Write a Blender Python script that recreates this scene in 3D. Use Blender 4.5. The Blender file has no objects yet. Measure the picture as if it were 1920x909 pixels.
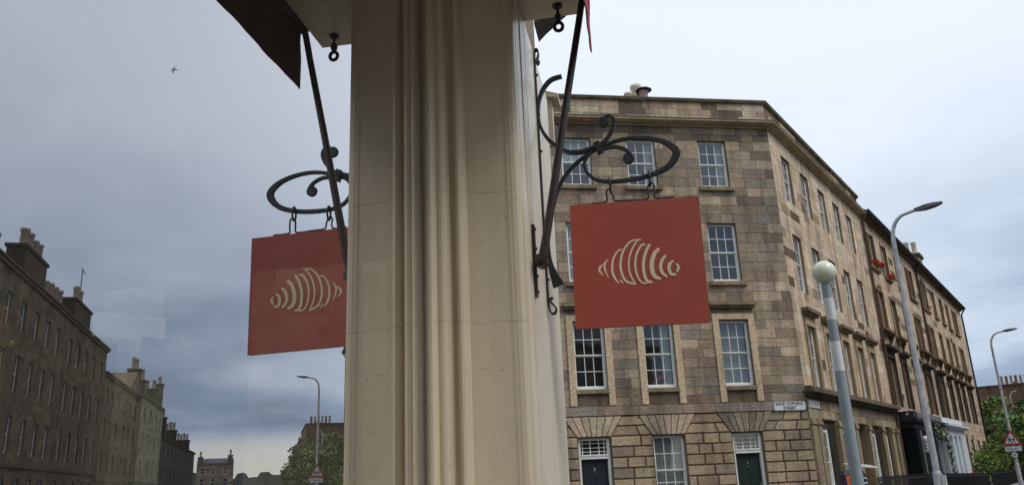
import bpy, bmesh, math, random
from mathutils import Vector, Matrix
R = math.radians
C = bpy.context.scene
COL = C.collection
rng = random.Random(7)

# ------------------------------------------------------------------ camera
F_PX, PITCH, ROLL, CAM_H = 1493.03, 0.2906962, -0.0435333, 1.6
cam_d = bpy.data.cameras.new('camera'); cam = bpy.data.objects.new('camera', cam_d); COL.objects.link(cam)
cam_d.sensor_width = 36.0; cam_d.lens = F_PX / 1920 * 36.0
cam_d.clip_start = 0.02; cam_d.clip_end = 5000
fw = Vector((0, math.cos(PITCH), math.sin(PITCH))); rt0 = Vector((1, 0, 0)); up0 = rt0.cross(fw)
rt = rt0 * math.cos(ROLL) + up0 * math.sin(ROLL); up = up0 * math.cos(ROLL) - rt0 * math.sin(ROLL)
M = Matrix((rt, up, -fw)).transposed().to_4x4(); M.translation = Vector((0, 0, CAM_H))
cam.matrix_world = M
C.camera = cam

# ------------------------------------------------------------------ world
SUN_AZ, SUN_EL = 125.0, 52.0          # azimuth clockwise from +Y
w = bpy.data.worlds.new('World'); C.world = w; w.use_nodes = True
nt = w.node_tree; N = nt.nodes; K = nt.links
for n in list(N): N.remove(n)
def nd(t, **k):
    n = N.new(t)
    for a, v in k.items(): setattr(n, a, v)
    return n
def wm(op, a, b=None, c=None):
    n = nd('ShaderNodeMath', operation=op)
    for i, v in enumerate((a, b, c)):
        if v is None: continue
        if isinstance(v, (int, float)): n.inputs[i].default_value = v
        else: K.new(v, n.inputs[i])
    return n.outputs[0]
out = nd('ShaderNodeOutputWorld'); bg = nd('ShaderNodeBackground')
sky = nd('ShaderNodeTexSky', sky_type='NISHITA'); sky.sun_disc = False
sky.sun_elevation = R(SUN_EL); sky.sun_rotation = R(SUN_AZ); sky.air_density = 1.0; sky.dust_density = 2.0
tc = nd('ShaderNodeTexCoord'); sep = nd('ShaderNodeSeparateXYZ'); K.new(tc.outputs['Generated'], sep.inputs[0])
zc = wm('MAXIMUM', sep.outputs[2], 0.0); den = wm('ADD', zc, 0.16)
comb = nd('ShaderNodeCombineXYZ')
K.new(wm('DIVIDE', sep.outputs[0], den), comb.inputs[0]); K.new(wm('DIVIDE', sep.outputs[1], den), comb.inputs[1])
K.new(wm('MULTIPLY', zc, 3.0), comb.inputs[2])
n1 = nd('ShaderNodeTexNoise'); n1.inputs['Scale'].default_value = 1.05; n1.inputs['Detail'].default_value = 7; n1.inputs['Roughness'].default_value = 0.52
K.new(comb.outputs[0], n1.inputs['Vector'])
# cloud brightness by elevation, then broken up by the noise
rb = nd('ShaderNodeValToRGB'); e = rb.color_ramp.elements
e[0].position = 0.0; e[0].color = (.66, .66, .66, 1); e[1].position = 0.75; e[1].color = (1, 1, 1, 1)
for p_, v in ((0.055, .55), (0.075, .30), (0.15, .30), (0.24, .50), (0.36, .72), (0.5, .86)):
    x = rb.color_ramp.elements.new(p_); x.color = (v, v, v, 1)
K.new(sep.outputs[2], rb.inputs[0])
amp = nd('ShaderNodeMapRange'); amp.inputs['From Min'].default_value = 0; amp.inputs['From Max'].default_value = 0.6
amp.inputs['To Min'].default_value = 1.6; amp.inputs['To Max'].default_value = 0.22
K.new(sep.outputs[2], amp.inputs['Value'])
# the cover thins towards the north-west: brighter on the left of the view
azd = wm('SUBTRACT', wm('MULTIPLY', sep.outputs[1], 0.40), wm('MULTIPLY', sep.outputs[0], 0.10))
val = wm('ADD', wm('ADD', rb.outputs[0], wm('MULTIPLY', azd, 0.42)), wm('MULTIPLY', wm('SUBTRACT', n1.outputs[0], 0.5), amp.outputs[0]))
cr = nd('ShaderNodeValToRGB'); e = cr.color_ramp.elements
e[0].position = 0.0; e[0].color = (.13, .18, .27, 1); e[1].position = 1.0; e[1].color = (.71, .765, .85, 1)
for p_, c_ in ((0.35, (.27, .345, .47)), (0.6, (.48, .555, .665)), (0.82, (.645, .71, .80))):
    x = cr.color_ramp.elements.new(p_); x.color = (*c_, 1)
K.new(val, cr.inputs[0])
# pale band of clear light along the horizon
hb = nd('ShaderNodeMapRange', interpolation_type='SMOOTHSTEP'); hb.inputs['From Min'].default_value = 0.035; hb.inputs['From Max'].default_value = 0.07
hb.inputs['To Min'].default_value = 1; hb.inputs['To Max'].default_value = 0
K.new(wm('ADD', sep.outputs[2], wm('MULTIPLY', wm('SUBTRACT', n1.outputs[0], 0.5), 0.04)), hb.inputs['Value'])
mh = nd('ShaderNodeMix', data_type='RGBA'); K.new(hb.outputs[0], mh.inputs['Factor'])
K.new(cr.outputs[0], mh.inputs['A']); mh.inputs['B'].default_value = (.66, .66, .60, 1)
sc10 = nd('ShaderNodeVectorMath', operation='SCALE'); K.new(mh.outputs['Result'], sc10.inputs[0]); sc10.inputs['Scale'].default_value = 10.0
mx = nd('ShaderNodeMix', data_type='RGBA'); mx.inputs['Factor'].default_value = 0.92
K.new(sky.outputs[0], mx.inputs['A']); K.new(sc10.outputs[0], mx.inputs['B'])
K.new(mx.outputs['Result'], bg.inputs['Color']); bg.inputs['Strength'].default_value = 0.1
K.new(bg.outputs[0], out.inputs[0])

# ------------------------------------------------------------------ sun, exposure
sd_ = bpy.data.lights.new('sun', 'SUN'); sun = bpy.data.objects.new('sun', sd_); COL.objects.link(sun)
sd_.energy = 1.15; sd_.angle = R(25); sd_.color = (1, .97, .93)
sdir = Vector((math.sin(R(SUN_AZ)) * math.cos(R(SUN_EL)), math.cos(R(SUN_AZ)) * math.cos(R(SUN_EL)), math.sin(R(SUN_EL))))
sun.rotation_euler = sdir.to_track_quat('Z', 'Y').to_euler(); sun.location = (10, -10, 40)
C.view_settings.view_transform = 'Standard'; C.view_settings.look = 'None'
C.view_settings.exposure = 0.38; C.view_settings.gamma = 1.0; C.view_settings.use_curve_mapping = False

# ------------------------------------------------------------------ helpers
def srgb(r, g, b):
    f = lambda v: (v / 255 / 12.92) if v / 255 <= .04045 else ((v / 255 + .055) / 1.055) ** 2.4
    return (f(r), f(g), f(b))
def az(deg): return Vector((math.sin(R(deg)), math.cos(R(deg)), 0))
Z = Vector((0, 0, 1))
class Frame:                     # u along, o outwards, z up
    def __init__(s, P0, U, O): s.P0, s.U, s.O = Vector(P0), Vector(U), Vector(O)
    def __call__(s, u, o, z): return s.P0 + s.U * u + s.O * o + Z * z
class MB:
    def __init__(s): s.v, s.f, s.c, s.sm = [], [], [], []
    def face(s, pts, col=(1, 1, 1), smooth=False):
        i = len(s.v); s.v += [Vector(p) for p in pts]; s.f.append(tuple(range(i, i + len(pts)))); s.c.append(col); s.sm.append(smooth)
    def idx(s, pts, faces, col=(1, 1, 1), smooth=False):
        i = len(s.v); s.v += [Vector(p) for p in pts]
        for f in faces: s.f.append(tuple(i + k for k in f)); s.c.append(col); s.sm.append(smooth)
    def box(s, fr, u0, u1, o0, o1, z0, z1, col=(1, 1, 1)):
        p = [fr(u, o, z) for z in (z0, z1) for o in (o0, o1) for u in (u0, u1)]
        s.idx(p, [(0, 1, 3, 2), (4, 6, 7, 5), (0, 4, 5, 1), (2, 3, 7, 6), (0, 2, 6, 4), (1, 5, 7, 3)], col)
    def prism(s, bottom, top, col=(1, 1, 1), smooth=False):    # two equal point rings
        n = len(bottom)
        s.idx(list(bottom) + list(top), [tuple(range(n))[::-1], tuple(range(n, 2 * n))], col)
        s.idx(list(bottom) + list(top), [(k, (k + 1) % n, n + (k + 1) % n, n + k) for k in range(n)], col, smooth)
    def tube(s, pts, rads, seg=10, col=(1, 1, 1), caps=True, flat=None):
        rings = []; n = len(pts); pts = [Vector(p) for p in pts]; prev = None
        for i, p in enumerate(pts):
            t = (pts[min(i + 1, n - 1)] - pts[max(i - 1, 0)]).normalized()
            a = prev if prev is not None else (Vector((0, 0, 1)) if abs(t.z) < .9 else Vector((1, 0, 0)))
            x = (a - t * a.dot(t)).normalized(); y = t.cross(x); prev = x
            r = rads[i] if isinstance(rads, (list, tuple)) else rads
            rings.append([p + (x * math.cos(q) + y * math.sin(q)) * r for q in [2 * math.pi * k / seg for k in range(seg)]])
        allp = [q for r_ in rings for q in r_]
        fs = [(i * seg + k, i * seg + (k + 1) % seg, (i + 1) * seg + (k + 1) % seg, (i + 1) * seg + k) for i in range(n - 1) for k in range(seg)]
        s.idx(allp, fs, col, True)
        if caps: s.face(rings[0][::-1], col); s.face(rings[-1], col)
    def bar(s, pts, wid, nrm, thick, col=(1, 1, 1)):   # flat bar following a planar path; wid in the plane, thick along nrm
        n = len(pts); pts = [Vector(p) for p in pts]; P = []
        for i, p in enumerate(pts):
            t = (pts[min(i + 1, n - 1)] - pts[max(i - 1, 0)]).normalized(); x = t.cross(nrm).normalized()
            h = (wid[i] if isinstance(wid, (list, tuple)) else wid) / 2; k = thick / 2; c = min(h, k) * .3
            P += [p + x * a + nrm * b for a, b in ((h, k - c), (h - c, k), (-h + c, k), (-h, k - c), (-h, -k + c), (-h + c, -k), (h - c, -k), (h, -k + c))]
        fs = [(i * 8 + j, i * 8 + (j + 1) % 8, (i + 1) * 8 + (j + 1) % 8, (i + 1) * 8 + j) for i in range(n - 1) for j in range(8)]
        fs += [tuple(range(8))[::-1], tuple(range((n - 1) * 8, n * 8))]
        s.idx(P, fs, col)
    def sphere(s, c, r, seg=24, rings=14, col=(1, 1, 1), sz=1.0):
        c = Vector(c); P = []
        for i in range(rings + 1):
            th = math.pi * i / rings
            for k in range(seg): P.append(c + Vector((math.sin(th) * math.cos(2 * math.pi * k / seg), math.sin(th) * math.sin(2 * math.pi * k / seg), math.cos(th) * sz)) * r)
        fs = [(i * seg + k, (i + 1) * seg + k, (i + 1) * seg + (k + 1) % seg, i * seg + (k + 1) % seg) for i in range(rings) for k in range(seg)]
        s.idx(P, fs, col, True)
    def build(s, name, mat, parent=None, weld=False, fix=True):
        me = bpy.data.meshes.new(name); off = root_loc(parent)
        me.from_pydata([tuple(v - off) for v in s.v], [], s.f)
        ca = me.color_attributes.new('Col', 'FLOAT_COLOR', 'CORNER'); d = []
        for f, c in zip(s.f, s.c): d += [c[0], c[1], c[2], 1.0] * len(f)
        ca.data.foreach_set('color', d)
        me.polygons.foreach_set('use_smooth', s.sm)
        if weld or fix:
            bm = bmesh.new(); bm.from_mesh(me)
            if weld: bmesh.ops.remove_doubles(bm, verts=bm.verts, dist=1e-5)
            if fix: bmesh.ops.recalc_face_normals(bm, faces=bm.faces)
            bm.to_mesh(me); bm.free()
        me.materials.append(mat)
        o = bpy.data.objects.new(name, me); COL.objects.link(o)
        if parent: o.parent = parent
        return o
def root_loc(p):
    v = Vector((0, 0, 0))
    while p is not None: v += p.location; p = p.parent
    return v
def thing(name, loc, label, cat, group=None):
    o = bpy.data.objects.new(name, None); o.empty_display_size = .3; COL.objects.link(o); o.location = loc
    o['label'] = label; o['category'] = cat
    if group: o['group'] = group
    return o
def tag(o, label=None, cat=None, group=None, kind=None):
    for k, v in (('label', label), ('category', cat), ('group', group), ('kind', kind)):
        if v: o[k] = v
    return o
def spline(pts, n=6):            # Catmull-Rom through tuples
    P = [pts[0]] + list(pts) + [pts[-1]]; o = []
    for i in range(1, len(P) - 2):
        for k in range(n):
            t = k / n; o.append(tuple(.5 * ((2 * b) + (c - a) * t + (2 * a - 5 * b + 4 * c - d) * t * t + (3 * b - a - 3 * c + d) * t ** 3) for a, b, c, d in zip(P[i - 1], P[i], P[i + 1], P[i + 2])))
    return o + [tuple(pts[-1])]

# ------------------------------------------------------------------ materials
def mat(name):
    m = bpy.data.materials.new(name); m.use_nodes = True; return m, m.node_tree.nodes, m.node_tree.links, m.node_tree.nodes['Principled BSDF']
def simple(name, col, rough=.6, metal=0, noise=.12, scale=8, bump=.0, bscale=60, spec=.5, attr=False, coat=0):
    m, n, l, b = mat(name)
    tc = n.new('ShaderNodeTexCoord'); ns = n.new('ShaderNodeTexNoise'); ns.inputs['Scale'].default_value = scale; ns.inputs['Detail'].default_value = 6
    l.new(tc.outputs['Object'], ns.inputs['Vector'])
    mr = n.new('ShaderNodeMapRange'); mr.inputs['From Min'].default_value = .3; mr.inputs['From Max'].default_value = .7
    mr.inputs['To Min'].default_value = 1 - noise; mr.inputs['To Max'].default_value = 1 + noise; l.new(ns.outputs[0], mr.inputs['Value'])
    mu = n.new('ShaderNodeVectorMath'); mu.operation = 'SCALE'; l.new(mr.outputs[0], mu.inputs['Scale'])
    if attr:
        at = n.new('ShaderNodeAttribute'); at.attribute_name = 'Col'; m2 = n.new('ShaderNodeVectorMath'); m2.operation = 'MULTIPLY'
        l.new(at.outputs['Color'], m2.inputs[0]); m2.inputs[1].default_value = col; l.new(m2.outputs[0], mu.inputs[0])
    else: mu.inputs[0].default_value = col
    l.new(mu.outputs[0], b.inputs['Base Color'])
    b.inputs['Roughness'].default_value = rough; b.inputs['Metallic'].default_value = metal; b.inputs['Specular IOR Level'].default_value = spec
    b.inputs['Coat Weight'].default_value = coat
    if bump:
        nb = n.new('ShaderNodeTexNoise'); nb.inputs['Scale'].default_value = bscale; nb.inputs['Detail'].default_value = 8; l.new(tc.outputs['Object'], nb.inputs['Vector'])
        bp = n.new('ShaderNodeBump'); bp.inputs['Strength'].default_value = bump; bp.inputs['Distance'].default_value = .01; l.new(nb.outputs[0], bp.inputs['Height']); l.new(bp.outputs[0], b.inputs['Normal'])
    return m
def stone(name, tint=(1, 1, 1), stain=.45, strata=True):
    m, n, l, b = mat(name)
    at = n.new('ShaderNodeAttribute'); at.attribute_name = 'Col'; tc = n.new('ShaderNodeTexCoord')
    def noise(scale, det, vec=None, rough=.6):
        x = n.new('ShaderNodeTexNoise'); x.inputs['Scale'].default_value = scale; x.inputs['Detail'].default_value = det; x.inputs['Roughness'].default_value = rough
        l.new(vec or tc.outputs['Object'], x.inputs['Vector']); return x.outputs[0]
    def rng_(v, a, b_, lo=.3, hi=.7):
        r_ = n.new('ShaderNodeMapRange'); r_.inputs['From Min'].default_value = lo; r_.inputs['From Max'].default_value = hi
        r_.inputs['To Min'].default_value = a; r_.inputs['To Max'].default_value = b_; l.new(v, r_.inputs['Value']); return r_.outputs[0]
    def mul(a, b_):
        x = n.new('ShaderNodeMath'); x.operation = 'MULTIPLY'; l.new(a, x.inputs[0])
        if isinstance(b_, float): x.inputs[1].default_value = b_
        else: l.new(b_, x.inputs[1])
        return x.outputs[0]
    f = mul(rng_(noise(1.1, 5), 1 - stain * .55, 1 + stain * .35), rng_(noise(16, 8, rough=.75), .74, 1.24))
    # soot streaks run down the face
    mp = n.new('ShaderNodeMapping'); mp.inputs['Scale'].default_value = (2.2, 2.2, .28); l.new(tc.outputs['Object'], mp.inputs['Vector'])
    f = mul(f, rng_(noise(1.0, 6, mp.outputs[0]), 1 - stain, 1.06, .36, .56))
    if strata:
        wv = n.new('ShaderNodeTexWave'); wv.wave_type = 'BANDS'; wv.bands_direction = 'Z'; wv.inputs['Scale'].default_value = 2.4; wv.inputs['Distortion'].default_value = 14; wv.inputs['Detail'].default_value = 4; wv.inputs['Detail Scale'].default_value = 1.4
        l.new(tc.outputs['Object'], wv.inputs['Vector']); f = mul(f, rng_(wv.outputs[1], .86, 1.1, 0, 1))
    s = n.new('ShaderNodeVectorMath'); s.operation = 'SCALE'; l.new(at.outputs['Color'], s.inputs[0]); l.new(f, s.inputs['Scale'])
    t = n.new('ShaderNodeVectorMath'); t.operation = 'MULTIPLY'; l.new(s.outputs[0], t.inputs[0]); t.inputs[1].default_value = tint
    l.new(t.outputs[0], b.inputs['Base Color']); b.inputs['Roughness'].default_value = .92; b.inputs['Specular IOR Level'].default_value = .2
    bp = n.new('ShaderNodeBump'); bp.inputs['Strength'].default_value = .6; bp.inputs['Distance'].default_value = .02
    l.new(noise(22, 8), bp.inputs['Height']); l.new(bp.outputs[0], b.inputs['Normal'])
    return m
def glassy(name, ior, tint, rough=0.0, bump=0.0, bscale=1.0, lin=None, gtint=(1, 1, 1), dust=0):
    m, n, l, b = mat(name); n.remove(b); o = n['Material Output']
    fr = n.new('ShaderNodeFresnel'); fr.inputs['IOR'].default_value = ior
    fo = fr.outputs[0]
    if lin:
        q = n.new('ShaderNodeMath'); q.operation = 'MULTIPLY_ADD'; q.use_clamp = True; l.new(fo, q.inputs[0]); q.inputs[1].default_value = lin[0]; q.inputs[2].default_value = lin[1]; fo = q.outputs[0]
    gl = n.new('ShaderNodeBsdfGlossy'); gl.inputs['Roughness'].default_value = rough; gl.inputs['Color'].default_value = (*gtint, 1)
    tr = n.new('ShaderNodeBsdfTransparent'); tr.inputs['Color'].default_value = (*tint, 1)
    mi = n.new('ShaderNodeMixShader'); ge = n.new('ShaderNodeNewGeometry')
    x = n.new('ShaderNodeMath'); x.operation = 'MULTIPLY'; y = n.new('ShaderNodeMath'); y.operation = 'SUBTRACT'; y.inputs[0].default_value = 1; l.new(ge.outputs['Backfacing'], y.inputs[1])
    l.new(fo, x.inputs[0]); l.new(y.outputs[0], x.inputs[1])
    l.new(x.outputs[0], mi.inputs[0]); l.new(tr.outputs[0], mi.inputs[1]); l.new(gl.outputs[0], mi.inputs[2]); l.new(mi.outputs[0], o.inputs[0])
    if dust:
        tc = n.new('ShaderNodeTexCoord'); nb = n.new('ShaderNodeTexNoise'); nb.inputs['Scale'].default_value = 2.2; nb.inputs['Detail'].default_value = 7; nb.inputs['Roughness'].default_value = .7
        mp = n.new('ShaderNodeMapping'); mp.inputs['Scale'].default_value = (1, 1, .45); l.new(tc.outputs['Object'], mp.inputs['Vector']); l.new(mp.outputs[0], nb.inputs['Vector'])
        mr = n.new('ShaderNodeMapRange'); mr.inputs['From Min'].default_value = .35; mr.inputs['From Max'].default_value = .7; mr.inputs['To Min'].default_value = dust * .5; mr.inputs['To Max'].default_value = dust * 1.5; l.new(nb.outputs[0], mr.inputs['Value'])
        df = n.new('ShaderNodeBsdfDiffuse'); df.inputs['Color'].default_value = (.62, .58, .50, 1); m2 = n.new('ShaderNodeMixShader'); l.new(mr.outputs[0], m2.inputs[0]); l.new(mi.outputs[0], m2.inputs[1]); l.new(df.outputs[0], m2.inputs[2]); l.new(m2.outputs[0], o.inputs[0])
    if bump:
        tc = n.new('ShaderNodeTexCoord'); nb = n.new('ShaderNodeTexNoise'); nb.inputs['Scale'].default_value = bscale; nb.inputs['Detail'].default_value = 1; l.new(tc.outputs['Object'], nb.inputs['Vector'])
        bp = n.new('ShaderNodeBump'); bp.inputs['Strength'].default_value = bump; bp.inputs['Distance'].default_value = .02; l.new(nb.outputs[0], bp.inputs['Height'])
        l.new(bp.outputs[0], gl.inputs['Normal'])
    return m
def painted(name, col, cracks=True, rough=.30):
    m, n, l, b = mat(name); tc = n.new('ShaderNodeTexCoord')
    def noise(scale, det, vec=None):
        x = n.new('ShaderNodeTexNoise'); x.inputs['Scale'].default_value = scale; x.inputs['Detail'].default_value = det; l.new(vec or tc.outputs['Object'], x.inputs['Vector']); return x.outputs[0]
    def rg(v, a, b_, lo=.3, hi=.7):
        r_ = n.new('ShaderNodeMapRange'); r_.inputs['From Min'].default_value = lo; r_.inputs['From Max'].default_value = hi
        r_.inputs['To Min'].default_value = a; r_.inputs['To Max'].default_value = b_; l.new(v, r_.inputs['Value']); return r_.outputs[0]
    def m_(op, a, b_):
        x = n.new('ShaderNodeMath'); x.operation = op
        for i, v in enumerate((a, b_)):
            if isinstance(v, (int, float)): x.inputs[i].default_value = v
            else: l.new(v, x.inputs[i])
        return x.outputs[0]
    mp = n.new('ShaderNodeMapping'); mp.inputs['Scale'].default_value = (9, 9, .7); l.new(tc.outputs['Object'], mp.inputs['Vector'])
    f = m_('MULTIPLY', rg(noise(3, 5), .93, 1.05), rg(noise(1, 5, mp.outputs[0]), .90, 1.05))
    # small chips and grime spots
    f = m_('MULTIPLY', f, rg(noise(38, 3), .72, 1.0, .24, .30))
    height = m_('ADD', m_('MULTIPLY', noise(95, 4), .55), m_('MULTIPLY', noise(18, 3), .8))
    mp2 = n.new('ShaderNodeMapping'); mp2.inputs['Scale'].default_value = (60, 60, 3); l.new(tc.outputs['Object'], mp2.inputs['Vector'])
    height = m_('ADD', height, m_('MULTIPLY', noise(1, 3, mp2.outputs[0]), .5))
    if cracks:
        sp = n.new('ShaderNodeSeparateXYZ'); l.new(tc.outputs['Object'], sp.inputs[0])
        for zc_, wd in ((2.505, .0035), (2.075, .006)):
            dz = m_('ABSOLUTE', m_('ADD', m_('SUBTRACT', sp.outputs[2], zc_), m_('MULTIPLY', m_('SUBTRACT', noise(14, 4), .5), .016)), 0)
            k = rg(dz, 1, 0, 0, wd); k = m_('MULTIPLY', k, rg(noise(9, 2), .2, 1, .42, .58))
            f = m_('MULTIPLY', f, m_('SUBTRACT', 1, m_('MULTIPLY', k, .26))); height = m_('SUBTRACT', height, m_('MULTIPLY', k, .35))
    s = n.new('ShaderNodeVectorMath'); s.operation = 'SCALE'; s.inputs[0].default_value = col; l.new(f, s.inputs['Scale']); l.new(s.outputs[0], b.inputs['Base Color'])
    b.inputs['Roughness'].default_value = rough; b.inputs['Specular IOR Level'].default_value = .55
    bp = n.new('ShaderNodeBump'); bp.inputs['Strength'].default_value = .38; bp.inputs['Distance'].default_value = .004; l.new(height, bp.inputs['Height']); l.new(bp.outputs[0], b.inputs['Normal'])
    return m
M_stone = stone('sandstone', tint=(1.11, 1.12, 1.10), stain=.36); M_stone_soft = stone('cleaned_sandstone', tint=(1.12, 1.12, 1.12), stain=.2); M_dark_stone = stone('sooty_sandstone', tint=(1.05, 1.04, 1.02), stain=.42)
M_white = simple('white_window_paint', srgb(236, 235, 228), .45, noise=.06)
M_pane = glassy('window_glass', 2.0, (.72, .76, .76), bump=.12, bscale=1.6, gtint=(.9, .94, 1))
M_frame_brown = simple('brown_frame_paint', (.10, .08, .06), .6)
M_tinted = glassy('tinted_glass', 1.5, (.66, .66, .66))
M_shop_glass = glassy('coated_shop_glass', 1.5, (.92, .94, .90), lin=(1.35, .43), gtint=(.965, .965, .99), dust=.020)
M_cream = painted('cream_paint', srgb(216, 200, 170))
M_cream_plain = painted('cream_paint_plain', srgb(196, 184, 158), cracks=False)
M_street_face = painted('pale_street_paint', srgb(232, 222, 200), cracks=False, rough=.34)
M_iron = simple('black_wrought_iron', (.017, .019, .023), .42, .0, noise=.3, scale=60, bump=.25, bscale=160, spec=.4)
M_brown_iron = simple('brown_painted_iron', (.040, .027, .024), .4, 0, noise=.2, scale=40, bump=.15, bscale=120)
M_red = simple('red_sign_paint', srgb(166, 76, 62), .45, noise=.08, scale=4, bump=.03, bscale=300, spec=.55)
M_logo = simple('cream_logo_paint', srgb(222, 205, 172), .6, noise=.04)
M_redcloth = simple('red_awning_cloth', srgb(150, 44, 44), .85, noise=.1)
M_dark = simple('dark_room', (.018, .017, .016), .9)
M_interior = simple('shop_interior_wall', (.20, .155, .10), .9)
M_slate = simple('slate_roof', (.05, .052, .058), .7, noise=.3, scale=5, bump=.3, bscale=12)
M_lead = simple('lead_flashing', (.16, .165, .175), .6, noise=.2)
M_pot = simple('clay_chimney_pot', (1, 1, 1), .85, noise=.2, scale=9, attr=True)
M_galv = simple('grey_lamp_column_paint', (.46, .47, .47), .5, 0, noise=.28, scale=5)
M_lamphead = simple('dark_lamp_head', (.06, .062, .068), .5)
M_attr = simple('tinted_surface', (1, 1, 1), .6, noise=.08, attr=True)
M_asphalt = simple('asphalt', (.05, .05, .052), .9, noise=.2, scale=30, bump=.3, bscale=200)
M_paving = simple('paving_slabs', (.22, .21, .2), .85, noise=.15, scale=3, bump=.2, bscale=80)
M_kerb = simple('kerb_stone', (.3, .29, .28), .85, noise=.15)
M_groundm = simple('ground', (.07, .08, .05), .95, noise=.3, scale=.2)
M_black = simple('black_painted_iron', (.015, .016, .018), .45)
M_pipe = simple('brown_drainpipe', (.10, .062, .04), .5)
def leafmat(name, tint):
    m, n, l, b = mat(name); at = n.new('ShaderNodeAttribute'); at.attribute_name = 'Col'
    v = n.new('ShaderNodeVectorMath'); v.operation = 'MULTIPLY'; l.new(at.outputs['Color'], v.inputs[0]); v.inputs[1].default_value = tint
    l.new(v.outputs[0], b.inputs['Base Color']); b.inputs['Roughness'].default_value = .6; b.inputs['Specular IOR Level'].default_value = .25
    return m
M_leaf = leafmat('leaf', (1.9, 1.9, 1.7))
M_bark = simple('bark', (.07, .055, .04), .95, noise=.3, bump=.4, bscale=20)
M_petal = leafmat('petal', (1, 1, 1))
M_lace = simple('net_curtain', (.42, .43, .42), .9, noise=.25, scale=20)
M_curtain = simple('pale_curtain', (.50, .52, .50), .9, noise=.1)

# ------------------------------------------------------------------ frames
GAZ = 9.13668
D = 0.65
g = az(GAZ); nrm = az(GAZ + 90)
class Shop(Frame):                # u = a (out of the window plane), o = b (along the shopfront)
    pass
SH = Shop(-nrm * D, nrm, g)       # SH(a, b, z)
FT, ST = 80.6541, 35.25673
CC = Vector((9.01, 25.45, 0))
s_dir = az(ST); w_dir = az(ST + 90)
FR = Frame(CC, -az(FT), az(FT + 90))       # front facade: u to the left of the corner
SD = Frame(CC, s_dir, w_dir)                # street facade: u away from the corner

# ------------------------------------------------------------------ ground
mb = MB(); mb.box(Frame((0, 0, 0), (1, 0, 0), (0, 1, 0)), -1500, 1500, -1500, 1500, -1.0, -.16); o = mb.build('ground', M_groundm); tag(o, kind='structure')
mb = MB(); mb.box(SD, -60, 400, 4.6, 16.2, -.3, -.12); o = mb.build('road', M_asphalt); tag(o, kind='structure')
mb = MB(); mb.box(FR, -2, 60, 3.6, 15.5, -.31, -.124); o = mb.build('side_road', M_asphalt); tag(o, kind='structure')
mb = MB()
for k in range(40): mb.box(SD, -30 + k * 6, -28 + k * 6, 10.3, 10.42, -.12, -.116)
o = mb.build('road_markings', simple('road_paint', (.7, .7, .68), .7)); tag(o, kind='structure')
mb = MB(); mb.box(SD, 0, 300, -3, 4.45, -.3, 0); o = mb.build('pavement', M_paving); tag(o, kind='structure')
mb = MB(); mb.box(SD, 0, 300, 4.45, 4.6, -.3, .004); mb.box(SD, -60, 300, 16.2, 16.35, -.3, .004); o = mb.build('kerb', M_kerb); tag(o, kind='structure')
mb = MB(); mb.box(SD, -60, 300, 16.35, 26, -.3, 0); o = mb.build('far_pavement', M_paving); tag(o, kind='structure')
mb = MB(); mb.box(SH, -6, 2.4, -8, 4.9, -.3, 0); o = mb.build('shop_pavement', M_paving); tag(o, kind='structure')
mb = MB(); mb.box(Frame((3.2, 7.9, 0), s_dir, w_dir), -1.6, 1.6, -1.2, 1.2, -.3, 0.0); o = mb.build('crossing_island', M_paving); tag(o, kind='structure')

# ------------------------------------------------------------------ shop
shop = thing('shop_building', SH(0.1, 2.4, 0), 'cream painted shopfront with a large reflecting window and moulded corner pilaster', 'shop')
# window frame moulding, then pilaster: one swept section each
frame_prof = [(-.06, 2.318), (0.001, 2.318), (0.004, 2.310), (.010, 2.303), (.017, 2.298), (.025, 2.298), (.031, 2.303), (.035, 2.311), (.035, 2.318), (.040, 2.322), (.045, 2.318), (.054, 2.317), (.062, 2.321), (.066, 2.330), (.068, 2.345), (.071, 2.364), (.078, 2.374), (.086, 2.376), (.086, 2.45), (-.06, 2.45)]
pil_prof = [(.0862, 2.377), (.0868, 2.372), (.0895, 2.362), (.095, 2.353), (.103, 2.350), (.111, 2.354), (.116, 2.366), (.118, 2.386), (.121, 2.400), (.140, 2.4015), (.246, 2.4125), (.257, 2.4115), (.262, 2.4125), (.270, 2.4125), (.283, 2.4165), (.2915, 2.424), (.2958, 2.435), (.2972, 2.460), (.2985, 2.60), (.3005, 2.90), (.301, 3.385), (.0862, 3.385)]
def sweep(prof, z0, z1, name, m, parent, nz=1):
    mb = MB(); n = len(prof)
    P = [SH(a, b, z) for z in (z0, z1) for a, b in prof]
    mb.idx(P, [(k, (k + 1) % n, n + (k + 1) % n, n + k) for k in range(n)] + [tuple(range(n))[::-1], tuple(range(n, 2 * n))])
    return mb.build(name, m, parent)
sweep(frame_prof, .7, 3.305, 'window_frame', M_cream, shop)
sweep(pil_prof, 0, 3.305, 'pilaster', M_cream, shop)
# boarded street side of the pilaster, laid 3 mm proud of it, in vertical boards
mb = MB()
bs = [2.463, 2.5605, 2.665, 2.755, 2.925, 3.10, 3.25, 3.3845]
for k in range(len(bs) - 1):
    a_ = .3012 + .0007 * ((k * 7) % 3); mb.box(SH, .27, a_ + (.0 if k else -.003), bs[k] + .0012, bs[k + 1] - .0012, 0, 3.3045)
mb.build('street_boards', M_street_face, shop)
mb = MB(); mb.box(SH, -.01, -.002, -2.6, 2.318, .7, 3.305)
gl = mb.build('glass_pane', M_shop_glass, shop)
mb = MB(); mb.box(SH, -.12, .10, -3, 2.40, .6, .695); mb.box(SH, -.1, .06, -3, 2.40, 0, .6); mb.build('stall_riser', M_cream_plain, shop)
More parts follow.
